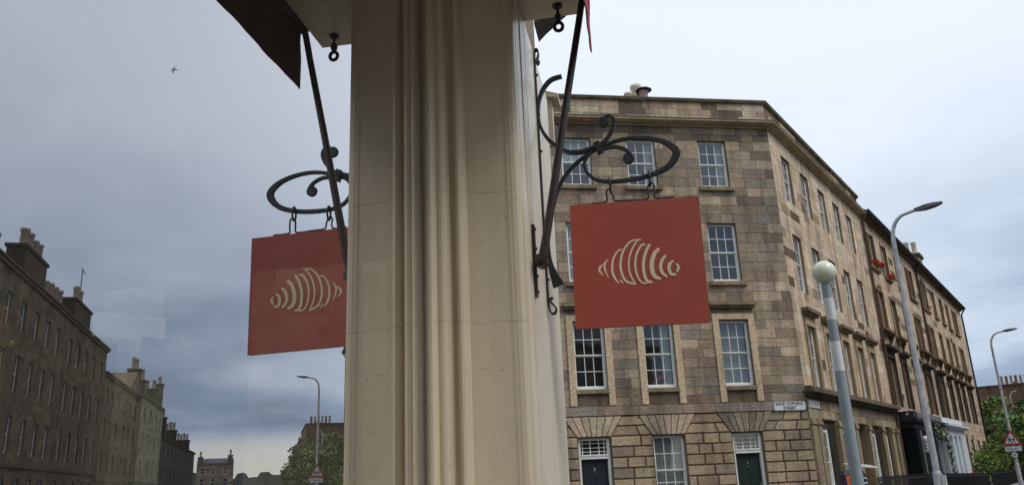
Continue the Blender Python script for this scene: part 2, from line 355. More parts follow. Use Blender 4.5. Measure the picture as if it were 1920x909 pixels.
# soffit ledge, fascia, masonry above
mb = MB(); mb.box(SH, -.08, .5215, -3, 2.70, 3.3075, 3.36); mb.build('soffit', M_cream_plain, shop)
mb = MB(); mb.box(SH, -.08, .49, -3, 2.69, 3.362, 3.95); mb.build('fascia', M_cream_plain, shop)
mb = MB(); mb.box(SH, -.05, .21, 2.702, 3.38, 3.308, 3.95); mb.build('fascia_end', M_cream_plain, shop)
mb = MB(); mb.box(SH, -5.5, .10, -3, 3.36, 3.955, 11.5, srgb(150, 135, 112)); mb.box(SH, -5.5, -.05, 3.362, 6.05, 4.405, 11.5, srgb(150, 135, 112)); mb.build('upper_wall', M_stone, shop)
mb = MB()     # dark cornice return beyond the pilaster
mb.prism([SH(.26, 3.39, 3.72), SH(.26, 3.56, 3.72), SH(.26, 3.56, 3.86), SH(.26, 3.39, 3.86)], [SH(.30, 3.39, 3.76), SH(.30, 3.56, 3.76), SH(.42, 3.56, 3.86), SH(.42, 3.39, 3.86)])
mb.build('cornice', simple('brown_stained_wood', (.07, .045, .03), .6), shop)
mb = MB(); mb.box(SH, .10, .30, 3.62, 3.68, 3.20, 3.46)
mb.prism([SH(.10, 3.60, 3.46), SH(.335, 3.60, 3.425), SH(.335, 3.60, 3.445), SH(.10, 3.60, 3.53)], [SH(.10, 3.72, 3.46), SH(.335, 3.72, 3.425), SH(.335, 3.72, 3.445), SH(.10, 3.72, 3.53)])
mb.build('side_bracket', M_cream_plain, shop)
mb = MB(); mb.tube([SH(.262, 3.74, 3.30), SH(.262, 3.80, 3.30)], .058, 24); mb.build('wall_disc', simple('grey_plastic', (.2, .2, .21), .5), shop)
# shop interior shell
mb = MB()
for q in ((-5.4, -5.3, -3, 6.0, .2, 4.4), (-5.3, -.2, -3, -2.9, .2, 4.4)): mb.box(SH, *q)
for q in ((-5.3, -3.9, 5.9, 6.0, .2, 4.4), (-3.2, -2.55, 5.9, 6.0, .2, 4.4), (-.5, -.065, 5.9, 6.0, .2, 4.4), (-3.9, -3.2, 5.9, 6.0, .2, .9), (-3.9, -3.2, 5.9, 6.0, 4.02, 4.4), (-2.55, -.5, 5.9, 6.0, .2, .9), (-2.55, -.5, 5.9, 6.0, 3.42, 4.4)): mb.box(SH, *q)
mb.box(SH, -5.3, -.13, -2.9, 5.9, 4.3, 4.4); mb.box(SH, -5.3, -.13, -2.9, 5.9, .2, .25)
mb.box(SH, -.13, -.065, 2.33, 5.9, .25, 4.3); mb.box(SH, -.13, -.09, -2.9, 2.33, 3.34, 4.3)
mb.build('interior_shell', M_interior, shop)
mb = MB()
for (a, b) in ((-.09, -.02),): pass
mb.box(SH, -.40, -.37, -2.8, 2.31, .25, 1.0); mb.build('window_bench', simple('pale_board', (.35, .32, .26), .7), shop)
# eye hook screwed into the soffit
def eyehook(a, b, parent):
    mb = MB(); mb.tube([SH(a, b, 3.306), SH(a, b, 3.300)], .019, 20); mb.tube([SH(a, b, 3.30), SH(a, b, 3.262)], .0055, 10)
    mb.tube([SH(a, b, 3.268), SH(a, b, 3.262), SH(a, b, 3.248), SH(a, b, 3.240)], [.010, .0135, .0135, .009], 12)
    c = SH(a, b, 3.216); ring = [c + nrm * .0155 * math.cos(q) + Z * .0175 * math.sin(q) + g * .0 for q in [2 * math.pi * k / 24 for k in range(25)]]
    mb.tube(ring, .0068, 10, caps=False)
    return mb.build('eye_hook', M_iron, parent)
eyehook(.440, 2.622, shop)

for (a0, a1, zt) in ((-3.9, -3.2, 4.02), (-2.55, -.5, 3.42)):
    mb = MB(); mb.box(SH, a0, a0 + .05, 5.91, 5.98, .9, zt); mb.box(SH, a1 - .05, a1, 5.91, 5.98, .9, zt); mb.box(SH, a0 + .05, a1 - .05, 5.91, 5.98, .9, .97); mb.box(SH, a0 + .05, a1 - .05, 5.91, 5.98, zt - .06, zt)
    if a1 > -1: mb.box(SH, -1.6, -1.54, 5.912, 5.978, .97, zt - .06)
    sf_ = mb.build('side_window_frame', M_frame_brown, shop)
    mb = MB(); mb.box(SH, a0 + .04, a1 - .04, 5.94, 5.948, .95, zt - .05); mb.build('pane', M_tinted, sf_)
# --- awning
aw = thing('awning', SH(.31, 2.575, 2.30), 'folded red awning with a brown iron stay arm pivoted on the cream pilaster', 'awning')
mb = MB(); mb.tube([SH(.336, 2.575, 2.305), SH(.357, 2.575, 2.40), SH(.404, 2.575, 2.634), SH(.449, 2.575, 2.858), SH(.517, 2.575, 3.187), SH(.545, 2.575, 3.33)], [.0155, .0145, .0138, .013, .0125, .0125], 20)
mb.build('stay_arm', M_brown_iron, aw)
mb = MB(); P = lambda a, z: SH(a, 2.605, z)
mb.box(SH, .3025, .3125, 2.592, 2.618, 2.19, 2.445)
mb.tube([SH(.3125, 2.605, 2.312), SH(.332, 2.600, 2.308)], [.017, .015], 14)
mb.tube([SH(.334, 2.550, 2.305), SH(.334, 2.604, 2.305)], .0215, 24)
mb.tube([SH(.334, 2.536, 2.305), SH(.334, 2.553, 2.305)], .011, 6)
for zz in (2.43, 2.36, 2.262, 2.208): mb.tube([SH(.3125, 2.605, zz), SH(.3175, 2.605, zz)], [.0065, .005], 12)
mb.build('wall_plate', M_brown_iron, aw)
mb = MB(); mb.tube([SH(.556, -3, 3.335), SH(.556, 2.60, 3.335)], .022, 14); mb.build('front_bar', M_brown_iron, aw)
mb = MB(); nb_ = 90; wav = lambda b: .0016 * math.sin(b * 17) + .0012 * math.sin(b * 41 + 1)
P = []
for k in range(nb_ + 1):
    b = 2.578 - (2.578 + 2.6) * (k / nb_) ** 1.3
    for z, sw in ((3.345, .25), (3.27, .6), (3.19, .85), (3.12, 1.05), (3.066, 1.3)):
        tip = (1 - k / 2) * .006 if k < 2 else 0
        P.append((.5575 + wav(b) * sw + tip * (z > 3.2), b - (.0 if z > 3.1 or k else -.0), z))
front = [SH(a + .0012, b, z) for a, b, z in P]; back = [SH(a - .0012, b, z) for a, b, z in P]; m5 = 5
fs = [(i * m5 + j, (i + 1) * m5 + j, (i + 1) * m5 + j + 1, i * m5 + j + 1) for i in range(nb_) for j in range(4)]
nP = len(P); fs2 = [tuple(nP + q for q in f[::-1]) for f in fs]
rim = [(j, j + 1, nP + j + 1, nP + j) for j in range(4)] + [(i * m5 + 4, (i + 1) * m5 + 4, nP + (i + 1) * m5 + 4, nP + i * m5 + 4) for i in range(nb_)]
mb.idx(front + back, fs + fs2 + rim, smooth=False); mb.build('valance', M_redcloth, aw)
shade_in = [SH(a - .0032, b, z) for a, b, z in P]; shade_out = [SH(a - .0018, b, z) for a, b, z in P]
mb = MB(); mb.idx(shade_in + shade_out, fs + fs2 + rim); mb.build('valance_shade', simple('dark_brown_valance_shade', srgb(72, 50, 42), .9), aw)  # sheet added behind the red cloth; its brown paints the shade inside the valance
mb = MB(); mb.prism([SH(.50, -3, 3.37), SH(.565, -3, 3.352), SH(.565, -3, 3.36), SH(.50, -3, 3.60)], [SH(.50, 2.585, 3.37), SH(.565, 2.585, 3.352), SH(.565, 2.585, 3.36), SH(.50, 2.585, 3.60)]); mb.build('folded_cloth', M_redcloth, aw)

# --- wrought iron bracket
BB = 2.94
S2 = lambda a, z, b=BB: SH(a, b, z)
br = thing('sign_bracket', SH(.303, BB, 2.2), 'black wrought iron scroll bracket bolted to the cream shop corner', 'bracket')
def curve(name, pts, wid, thick=.016, parent=br, disc=None, m=M_iron):
    pp = spline([(*p, wd) for p, wd in zip(pts, wid)], 8)
    mb = MB(); mb.bar([S2(a, z) for a, z, _ in pp], [q[2] for q in pp], g, thick)
    if disc: a, z, r = disc; mb.tube([SH(a, BB - .010, z), SH(a, BB - .006, z), SH(a, BB + .006, z), SH(a, BB + .010, z)], [r * .86, r, r, r * .86], 28)
    return mb.build(name, m, parent)
A = [(0.4138, 3.1801), (0.368, 3.1685), (0.333, 3.129), (0.314, 3.0759), (0.3095, 3.0133), (0.3177, 2.9575), (0.346, 2.9038), (0.3864, 2.8647), (0.4274, 2.841), (0.4764, 2.8392), (0.5192, 2.8509), (0.5404, 2.8545)]
curve('outer_scroll', A, [.013, .015, .015, .013, .011, .012, .014, .015, .016, .016, .014, .012], .024)
Bc = [(0.5441, 2.8578), (0.5774, 2.8843), (0.601, 2.9195), (0.6103, 2.949), (0.605, 2.972), (0.588, 2.981), (0.570, 2.974)]
curve('upper_scroll', Bc, [.014, .015, .016, .015, .013, .010, .008], disc=(.5655, 2.956, .0235))
Cc = [(0.547, 2.8499), (0.611, 2.869), (0.6737, 2.8745), (0.7416, 2.865), (0.7943, 2.8453), (0.8289, 2.8174), (0.8384, 2.7904), (0.8195, 2.7556), (0.7833, 2.7289), (0.7277, 2.7108), (0.6591, 2.7013), (0.5773, 2.7013), (0.5233, 2.7145), (0.4908, 2.7439), (0.4793, 2.7787), (0.4899, 2.8112), (0.5184, 2.8404), (0.5398, 2.847)]
curve('oval_loop', Cc, [.012, .013, .014, .016, .020, .026, .030, .026, .021, .018, .017, .015, .013, .012, .012, .012, .011, .011], .018)
Dc = [(0.5568, 2.8413), (0.6022, 2.8451), (0.6391, 2.8318), (0.660, 2.812), (0.668, 2.793)]
curve('inner_scroll', Dc, [.013, .014, .014, .013, .010], disc=(.6535, 2.790, .0225))
Ec = [(0.5326, 2.844), (0.4818, 2.8159), (0.4377, 2.7833), (0.4002, 2.7426), (0.3689, 2.6866), (0.3431, 2.6053), (0.3250, 2.5306), (0.3183, 2.4619), (0.3244, 2.3843), (0.3505, 2.3022)]
curve('tail', Ec, [.012, .014, .015, .015, .015, .014, .013, .014, .022, .046], .014)
mb = MB(); cz = Vector((math.cos(R(28)), 0, math.sin(R(28))))
def rp(da, dz, db): c_, s_ = math.cos(R(22)), math.sin(R(22)); return SH(.5398 + da * c_ - dz * s_, BB + db, 2.848 + da * s_ + dz * c_)
h, k2, dd = .013, .023, .016
mb.prism([rp(-h, -k2, -dd), rp(h, -k2, -dd), rp(h, k2, -dd), rp(-h, k2, -dd)], [rp(-h, -k2, dd), rp(h, -k2, dd), rp(h, k2, dd), rp(-h, k2, dd)])
o = mb.build('collar', M_iron, br); bv = o.modifiers.new('b', 'BEVEL'); bv.width = .003; bv.segments = 2
barp = [(.3245, 3.262), (.318, 3.250), (.314, 3.262), (.322, 3.290), (.3215, 3.310), (.314, 3.316), (.3075, 3.306), (.3065, 3.28), (.3065, 3.15), (.3065, 2.8), (.3065, 2.4), (.307, 2.28), (.309, 2.225), (.316, 2.200), (.329, 2.199), (.3355, 2.214), (.327, 2.230), (.316, 2.243), (.317, 2.256), (.326, 2.256)]
pp = spline(barp, 6); mb = MB(); mb.bar([S2(a, z) for a, z in pp], .0065, g, .026)
for zz in (3.02, 2.86, 2.33, 3.2): mb.tube([SH(.309, BB, zz), SH(.3165, BB, zz)], [.0065, .005], 10)
mb.build('wall_bar', M_iron, br)

# --- hanging sign
sg = thing('hanging_sign', SH(.655, 2.93, 2.12), 'square red hanging sign with a cream croissant emblem on an iron bracket', 'hanging sign')
TL, TRr, BRr, BL = (.4125, 2.6126), (.9008, 2.6018), (.893, 2.1202), (.4054, 2.1312)
mb = MB(); bt = .011
mb.prism([SH(p[0], 2.93 - bt, p[1]) for p in (BL, BRr, TRr, TL)], [SH(p[0], 2.93 + bt, p[1]) for p in (BL, BRr, TRr, TL)])
o = mb.build('board', M_red, sg); bv = o.modifiers.new('b', 'BEVEL'); bv.width = .0015; bv.segments = 2
strokes = [
[(0.5247, 2.3667, 0.0026), (0.512, 2.3568, 0.0084), (0.5096, 2.3419, 0.0084), (0.5216, 2.3259, 0.0037)],
[(0.5446, 2.3856, 0.0026), (0.5316, 2.3702, 0.0074), (0.5294, 2.3485, 0.0074), (0.5405, 2.3134, 0.0021)],
[(0.5961, 2.4182, 0.0068), (0.5796, 2.4101, 0.0063), (0.5628, 2.3812, 0.0074), (0.5566, 2.3461, 0.0089), (0.5616, 2.3157, 0.0089), (0.5754, 2.2915, 0.0053)],
[(0.645, 2.4506, 0.0063), (0.6242, 2.4392, 0.0068), (0.6003, 2.4054, 0.0079), (0.5888, 2.3597, 0.0089), (0.5922, 2.3213, 0.0089), (0.6045, 2.2959, 0.0089), (0.627, 2.2845, 0.0079), (0.6408, 2.2788, 0.0021)],
[(0.6721, 2.4509, 0.0042), (0.6577, 2.4458, 0.0063), (0.6352, 2.4133, 0.0068), (0.6214, 2.3733, 0.0068), (0.6201, 2.3325, 0.0063), (0.6285, 2.3019, 0.0068), (0.6408, 2.2794, 0.0032)],
[(0.641, 2.4502, 0.0058), (0.656, 2.4508, 0.005), (0.6713, 2.451, 0.0042)],
[(0.5839, 2.2997, 0.0063), (0.589, 2.2935, .005), (0.5947, 2.2872, 0.0021)],
[(0.6826, 2.4297, 0.0095), (0.6704, 2.4253, 0.0084), (0.6521, 2.3953, 0.0079), (0.6434, 2.355, 0.0084), (0.6466, 2.3166, 0.0074), (0.6585, 2.2887, 0.0068), (0.6733, 2.2807, 0.0063), (.682, 2.284, .006)],
[(0.7019, 2.4265, 0.0105), (0.6865, 2.4004, 0.011), (0.6736, 2.3578, 0.011), (0.6737, 2.3143, 0.011), (0.6818, 2.2894, 0.011), (0.6968, 2.2841, 0.0095)],
[(0.7326, 2.4058, 0.0131), (0.7168, 2.3895, 0.0147), (0.7046, 2.3551, 0.0163), (0.7042, 2.3226, 0.0158), (0.7127, 2.3029, 0.0137), (0.7287, 2.2949, 0.0095)],
[(0.756, 2.3783, 0.0095), (0.7429, 2.3626, 0.0116), (0.7352, 2.3361, 0.0126), (0.7408, 2.314, 0.0116), (0.7538, 2.3016, 0.0089)],
[(0.7823, 2.3569, 0.0074), (0.7697, 2.3467, 0.0116), (0.7654, 2.3281, 0.0126), (0.7712, 2.3087, 0.0116), (0.7857, 2.3054, 0.0095)],
[(0.794, 2.3445, 0.0068), (0.8005, 2.3332, 0.01), (0.7938, 2.3176, 0.0095)]]
def emblem(mb, pf, off, side=1, k=1.0):   # pf(a, z, o) -> point; strokes as raised ribbons with round ends
    lev = 0
    for s in strokes:
        lev += 1; h = off + .00012 * lev; pp = spline(s, 7); L, Rr = [], []
        for i, (a, z, wd) in enumerate(pp):
            a0, z0, _ = pp[max(i - 1, 0)]; a1, z1, _ = pp[min(i + 1, len(pp) - 1)]; t = Vector((a1 - a0, z1 - z0)).normalized(); hw = wd / 2 * k
            L.append((a - t.y * hw, z + t.x * hw)); Rr.append((a + t.y * hw, z - t.x * hw))
        for i in range(len(pp) - 1):
            mb.face([pf(*L[i], h), pf(*L[i + 1], h), pf(*Rr[i + 1], h), pf(*Rr[i], h)])
        for e_, q in ((0, pp[0]), (-1, pp[-1])):
            mb.face([pf(q[0] + q[2] / 2 * k * math.cos(t_), q[1] + q[2] / 2 * k * math.sin(t_), h + (.00006 if e_ else .00004)) for t_ in [2 * math.pi * j / 14 for j in range(14)]])
mb = MB(); emblem(mb, lambda a, z, h: SH(a, 2.93 - bt - h, z), .0006); mb.build('emblem', M_logo, sg, fix=False)
mb = MB(); emblem(mb, lambda a, z, h: SH(1.3055 - a, 2.93 + bt + h, z), .0006); mb.build('emblem', M_logo, sg, fix=False)
hang = [(0.4972, 2.6165), (0.5511, 2.6162), (0.5585, 2.6384), (0.557, 2.6568), (0.5652, 2.6669), (0.5744, 2.6611), (0.5815, 2.6421), (0.5855, 2.6206), (0.5964, 2.6164), (0.6415, 2.6146), (0.7087, 2.6130), (0.716, 2.6342), (0.717, 2.6582), (0.7264, 2.6754), (0.7389, 2.671), (0.7414, 2.6376), (0.745, 2.6132), (0.8112, 2.6104)]
mb = MB(); mb.tube([SH(a, 2.93, z) for a, z in spline(hang, 6)], .0036, 10); mb.build('hanger_rod', M_iron, sg)
for a, zt, zb in ((.573, 2.7145, 2.655), (.7252, 2.726, 2.6665)):
    mb = MB(); zc_ = (zt + zb) / 2; hz = (zt - zb) / 2
    mb.tube([SH(a + .0015, 2.935 + .017 * math.cos(q), zc_ + hz * math.sin(q)) for q in [2 * math.pi * k / 24 for k in range(25)]], .0042, 10, caps=False)
    mb.build('link', M_iron, sg)

# --- things inside the shop, dim behind the glass
def quadbox(pts, t, name, m, label, cat):
    mb = MB(); P = [Vector(p) for p in pts]; nn = (P[1] - P[0]).cross(P[2] - P[0]).normalized() * t
    mb.prism(P, [p + nn for p in P]); o = mb.build(name, m); 
    tag(o, label, cat); return o
M_in_pale = simple('pale_interior_board', (.88, .86, .78), .7)
M_in_white = simple('white_interior_card', (.88, .88, .86), .6)
M_in_grey = simple('grey_interior_panel', (.66, .67, .67), .7)
mb = MB(); mb.prism([SH(-2.6, 4.259, 2.689), SH(-2.333, 4.556, 2.689), SH(-2.40, 4.62, 2.689), SH(-2.67, 4.32, 2.689)], [SH(-2.6, 4.259, 2.555), SH(-2.333, 4.556, 2.555), SH(-2.40, 4.62, 2.555), SH(-2.67, 4.32, 2.555)])
M_lit, n_, l_, b_ = mat('lit_diffuser'); b_.inputs['Base Color'].default_value = (.8, .78, .7, 1); b_.inputs['Emission Color'].default_value = (1, .95, .82, 1); b_.inputs['Emission Strength'].default_value = .10
o = mb.build('light_fitting', M_lit); tag(o, 'pale box light fitting hung inside the shop, seen faintly through the glass', 'light fitting')
bn = thing('banner', SH(-2.2, 4.2, 2.53), 'large grey banner with croissant stripes inside, faint behind the glass', 'banner')
mb = MB(); mb.prism([SH(-2.2, 3.728, 3.152), SH(-2.2, 4.581, 3.90), SH(-2.2, 4.70, 2.96), SH(-2.2, 3.80, 2.68)], [SH(-2.215, 3.728, 3.152), SH(-2.215, 4.581, 3.90), SH(-2.215, 4.70, 2.96), SH(-2.215, 3.80, 2.68)]); mb.build('panel', M_in_grey, bn)
mb = MB(); emblem(mb, lambda a, z, h: SH(-2.2 + h * 4, 4.17 + (z - 2.37) * 2.2, 3.10 + (a - .655) * 2.2), .001); mb.build('croissant_emblem', simple('grey_stripe_print', (.30, .31, .32), .8), bn, fix=False)
fs_ = thing('acrylic_sign', SH(-1.2, 2.1, 2.7), 'small tilted clear acrylic panel with white edges inside the shop window', 'acrylic panel')
q = [SH(-1.2, 2.082, 2.81), SH(-1.2, 2.171, 2.956), SH(-1.2, 2.175, 2.822), SH(-1.2, 2.089, 2.692)]
mb = MB(); mb.prism(q, [p - nrm * .004 for p in q]); mb.build('sheet', M_in_grey, fs_)
mb = MB(); mb.tube([q[1] + nrm * .003, q[2] + nrm * .003, q[3] + nrm * .003], .0036, 8); mb.build('edge_strip', simple('bright_acrylic_edge', (.9, .93, .92), .3), fs_)
cd = [SH(-1.5, 2.725, 2.097), SH(-1.5, 2.833, 2.126), SH(-1.5, 2.843, 2.066), SH(-1.5, 2.737, 2.027)]
quadbox(cd, .004, 'hanging_card', simple('yellowed_card', (.62, .55, .30), .7), 'small yellowish card hanging inside the window at lower left', 'card')
q = [SH(-3, 4.805, 2.32), SH(-3, 4.901, 2.345), SH(-3, 4.917, 2.169), SH(-3, 4.82, 2.15)]
quadbox(q, .01, 'wall_notice', M_in_white, 'white notice on the far shop wall beside the yellowish card', 'notice')
q = [SH(-2, 2.82, 2.53), SH(-2, 2.975, 2.561), SH(-2, 2.99, 2.421), SH(-2, 2.84, 2.40)]
quadbox(q, .01, 'wall_screen', simple('pale_screen', (.4, .48, .5), .3), 'pale bluish screen inside at the far left edge of the glass', 'screen')
dp = thing('timber_post', SH(-.8, 1.56, .25), 'golden brown timber door edge with brass knob inside the shop at far left', 'door post')
mb = MB(); mb.box(SH, -.83, -.80, 1.50, 1.607, .25, 2.04); mb.build('door_edge', simple('golden_timber', (.42, .24, .09), .5), dp)
mb = MB(); mb.sphere(SH(-.785, 1.597, 1.952), .013, 14, 10); mb.build('knob', simple('brass', (.8, .6, .28), .25, 1.0), dp)
for i, (b0, b1, zt) in enumerate(((2.905, 2.964, 2.21), (3.19, 3.38, 2.28))):
    mb = MB(); mb.box(SH, -1.55, -1.5, b0, b1, .25, zt); o = mb.build('display_column', M_in_pale)
    tag(o, ('narrow pale upright board behind the glass, left of the wider one', 'wide pale upright board behind the glass, right of the narrow one')[i], 'upright board')

# ------------------------------------------------------------------ ashlar
def mixc(a, b, t): return tuple(x * (1 - t) + y * t for x, y in zip(a, b))
def pick(pal, r):
    t = r.random() * sum(p[0] for p in pal)
    for wgt, c in pal:
        t -= wgt
        if t <= 0: break
    k = 1 + r.uniform(-.075, .075); return tuple(max(0, x * k * (1 + r.uniform(-.04, .04))) for x in c)
def courses(breaks, h=.31):
    b = sorted(set(breaks)); o = [b[0]]
    for x, y in zip(b, b[1:]):
        n = max(1, round((y - x) / h)); o += [x + (y - x) * (k + 1) / n for k in range(n)]
    return o
def ashlar(mb, fr, u0, u1, zs, openings, o0, pal, r, joint=.006, proud=.02, wmin=.35, wmax=.95, fan=None, jit=.004, tone=None):
    for ci, (za, zb) in enumerate(zip(zs, zs[1:])):
        if zb - za < .04: continue
        zm = (za + zb) / 2; blk = [(a, b, a, b) for a, b, c, d in openings if c < zm < d]
        if fan:
            for (cu, hb, ht, fz0, fz1) in fan:
                if fz0 < zm < fz1:
                    w0 = hb + (ht - hb) * (za - fz0) / (fz1 - fz0); w1 = hb + (ht - hb) * (zb - fz0) / (fz1 - fz0); blk.append((cu - w0, cu + w0, cu - w1, cu + w1))
        blk.sort(); spans = []; cur = (u0, u0)
        for a, b, c, d in blk:
            if a > cur[0]: spans.append((cur[0], a, cur[1], c))
            cur = (max(b, cur[0]), max(d, cur[1]))
        if u1 > cur[0]: spans.append((cur[0], u1, cur[1], u1))
        for a, b, c, d in spans:
            L = min(b, d) - max(a, c)
            if L < .03: continue
            cuts = [0.0]; x = r.uniform(wmin * .6, wmax * .8)
            while x < L - wmin * .6: cuts.append(x / L); x += r.uniform(wmin, wmax)
            cuts.append(1.0)
            for t0, t1 in zip(cuts, cuts[1:]):
                lo0, lo1 = a + (b - a) * t0, c + (d - c) * t0; hi0, hi1 = a + (b - a) * t1, c + (d - c) * t1
                j = joint; oo = o0 + proud + r.uniform(-jit, jit); col = pick(pal, r)
                if tone: col = tuple(x_ * tone(zm, (lo0 + hi0) / 2) for x_ in col)
                zA, zB = za + j, zb - j; ch = min(joint * .9, .02) if joint > .012 else 0
                F_ = [fr(lo0 + j + ch, oo, zA + ch), fr(hi0 - j - ch, oo, zA + ch), fr(hi1 - j - ch, oo, zB - ch), fr(lo1 + j + ch, oo, zB - ch)]
                B_ = [fr(lo0 + j, o0, zA), fr(hi0 - j, o0, zA), fr(hi1 - j, o0, zB), fr(lo1 + j, o0, zB)]
                mb.idx(F_ + B_, [(0, 1, 2, 3), (0, 4, 5, 1), (1, 5, 6, 2), (2, 6, 7, 3), (3, 7, 4, 0)], col)
def backing(mb, fr, u0, u1, z0, z1, openings, o, col, depth=.3, rcol=None):
    us = sorted(set([u0, u1] + [q for p in openings for q in p[:2]])); zs = sorted(set([z0, z1] + [q for p in openings for q in p[2:]]))
    us = [x for x in us if u0 <= x <= u1]; zs = [x for x in zs if z0 <= x <= z1]
    for a, b in zip(us, us[1:]):
        for c, d in zip(zs, zs[1:]):
            um, zm = (a + b) / 2, (c + d) / 2
            if any(p[0] < um < p[1] and p[2] < zm < p[3] for p in openings): continue
            mb.face([fr(a, o, c), fr(b, o, c), fr(b, o, d), fr(a, o, d)], col)
    for a, b, c, d in openings:
        rc = rcol or col; i = o - depth; f = o + .018
        mb.face([fr(a, f, c), fr(a, i, c), fr(a, i, d), fr(a, f, d)], rc); mb.face([fr(b, f, c), fr(b, i, c), fr(b, i, d), fr(b, f, d)], rc)
        mb.face([fr(a, f, d), fr(b, f, d), fr(b, i, d), fr(a, i, d)], tuple(x * .8 for x in rc)); mb.face([fr(a, f, c), fr(b, f, c), fr(b, i, c), fr(a, i, c)], rc)
def sash(parent, fr, u0, u1, z0, z1, o=-.16, cols=3, rows=(2, 2), curtain=None, m=None, fw_=.055, bar=.02, mid=None, r=rng, deep=.5):
    m = m or M_white; mb = MB(); ob = o
    zm = mid if mid else (z0 + z1) / 2
    mb.box(fr, u0 + .002, u0 + fw_, ob - .06, ob + .03, z0 + .002, z1 - .002); mb.box(fr, u1 - fw_, u1 - .002, ob - .06, ob + .03, z0 + .002, z1 - .002)
    mb.box(fr, u0 + fw_, u1 - fw_, ob - .06, ob + .028, z1 - fw_ * .8, z1 - .002); mb.box(fr, u0 + fw_, u1 - fw_, ob - .06, ob + .045, z0 + .002, z0 + .075)
    a, b = u0 + fw_, u1 - fw_
    for (s0, s1, oo, nr) in ((zm, z1 - fw_ * .8, ob, rows[0]), (z0 + .075, zm, ob - .035, rows[1])):
        st = .026
        mb.box(fr, a, a + st, oo - .02, oo + .018, s0, s1); mb.box(fr, b - st, b, oo - .02, oo + .018, s0, s1)
        mb.box(fr, a + st, b - st, oo - .02, oo + .02, s0 - .002, s0 + .035); mb.box(fr, a + st, b - st, oo - .02, oo + .018, s1 - .03, s1)
        for k in range(1, cols):
            uu = a + st + (b - a - 2 * st) * k / cols; mb.box(fr, uu - bar / 2, uu + bar / 2, oo - .012, oo + .014, s0 + .035, s1 - .03)
        for k in range(1, nr):
            zz = s0 + .035 + (s1 - s0 - .065) * k / nr; mb.box(fr, a + st, b - st, oo - .012, oo + .0125, zz - bar / 2, zz + bar / 2)
    wo = mb.build('window', m, parent)
    mp = MB()
    for (s0, s1, oo) in ((zm + .01, z1 - .05, ob - .004), (z0 + .05, zm, ob - .039)):
        t1, t2 = r.uniform(-.004, .004), r.uniform(-.004, .004)
        P = [fr(a, oo + t1, s0), fr(b, oo - t1, s0), fr(b, oo - t1 + t2, s1), fr(a, oo + t1 + t2, s1)]
        # face outwards
        nn = (P[1] - P[0]).cross(P[2] - P[0])
        if nn.dot(fr.O) < 0: P = P[::-1]
        mp.face(P)
    mp.build('pane', M_pane, wo, fix=False)
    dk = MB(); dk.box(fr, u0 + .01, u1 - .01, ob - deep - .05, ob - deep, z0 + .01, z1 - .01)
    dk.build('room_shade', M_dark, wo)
    if curtain:
        kind, c0, c1 = curtain; mc = MB(); n_ = max(6, int((c1 - c0) * (u1 - u0) * 40)); ua, ub = a + (b - a) * c0, a + (b - a) * c1
        zt, zbm = z1 - .06, z0 + .08
        if kind == 'blind': mc.box(fr, a, b, ob - .12, ob - .11, z0 + (z1 - z0) * c0, zt)
        else:
            P = [fr(ua + (ub - ua) * k / n_, ob - .15 + .018 * math.sin(k * 1.55) + r.uniform(-.004, .004), z) for z in (zbm, zt) for k in range(n_ + 1)]
            mc.idx(P, [(k, k + 1, n_ + 2 + k, n_ + 1 + k) for k in range(n_)], smooth=True)
        mc.build('curtain', M_lace if kind == 'net' else M_curtain, wo, fix=False)
    return wo
S_tan, S_brn, S_gry, S_lit, S_drk = srgb(174, 154, 132), srgb(150, 131, 112), srgb(143, 131, 118), srgb(190, 169, 144), srgb(128, 114, 100)
pal_front = [(6, S_tan), (7, S_brn), (4, S_gry), (1.2, S_lit), (1.0, S_drk)]
pal_top = [(5, srgb(196, 176, 150)), (5, srgb(182, 162, 136)), (1.5, srgb(160, 140, 118)), (1, srgb(206, 190, 165))]
pal_side = [(8, srgb(208, 185, 160)), (5, srgb(197, 174, 149)), (2, srgb(214, 195, 172)), (.7, srgb(165, 143, 118)), (.5, srgb(112, 92, 76))]
pal_rust = [(6, srgb(172, 150, 126)), (4, srgb(158, 137, 114)), (2, srgb(143, 127, 110))]
rz = random.Random(11)

# ------------------------------------------------------------------ corner tenement
ct = thing('corner_tenement', CC, 'four storey sandstone corner tenement with parapet and rusticated ground floor behind the red sign', 'tenement')
fw_c = [2.12, 4.64, 6.87, 9.6, 12.1]; half = .50
rowz = [(10.72, 12.40), (7.48, 9.46), (4.15, 6.22)]
fop = [(c - half, c + half, a, b) for c in fw_c for a, b in rowz]
gop = [(1.62, 2.60, .25, 2.735), (4.11, 5.11, .95, 2.735), (6.42, 7.42, .25, 2.735), (9.1, 10.1, .95, 2.735), (11.6, 12.6, .95, 2.735)]
fan = [(c, half + .02, .90, 2.76, 3.345) for c in (2.11, 4.61, 6.92, 9.6, 12.1)]
UF = 14.0
mb = MB()
mort = srgb(112, 98, 82)
backing(mb, FR, 0, UF, 0, 13.9, fop + gop, -.02, mort, rcol=srgb(120, 106, 86))
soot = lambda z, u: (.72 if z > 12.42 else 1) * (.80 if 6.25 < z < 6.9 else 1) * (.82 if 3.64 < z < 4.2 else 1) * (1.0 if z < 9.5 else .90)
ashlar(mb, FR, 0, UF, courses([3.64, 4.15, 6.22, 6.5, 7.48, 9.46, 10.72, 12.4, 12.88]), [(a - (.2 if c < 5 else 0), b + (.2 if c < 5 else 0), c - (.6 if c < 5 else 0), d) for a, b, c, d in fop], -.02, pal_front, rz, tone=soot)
ashlar(mb, FR, 0, UF, [13.10, 13.34, 13.58, 13.84], [], -.04, pal_top, rz, wmin=.5, wmax=1.3)
ashlar(mb, FR, .0, UF, courses([.3, 2.76, 3.345], .31), gop, -.02, pal_rust, rz, joint=.016, proud=.045, wmin=.42, wmax=.95, fan=fan)
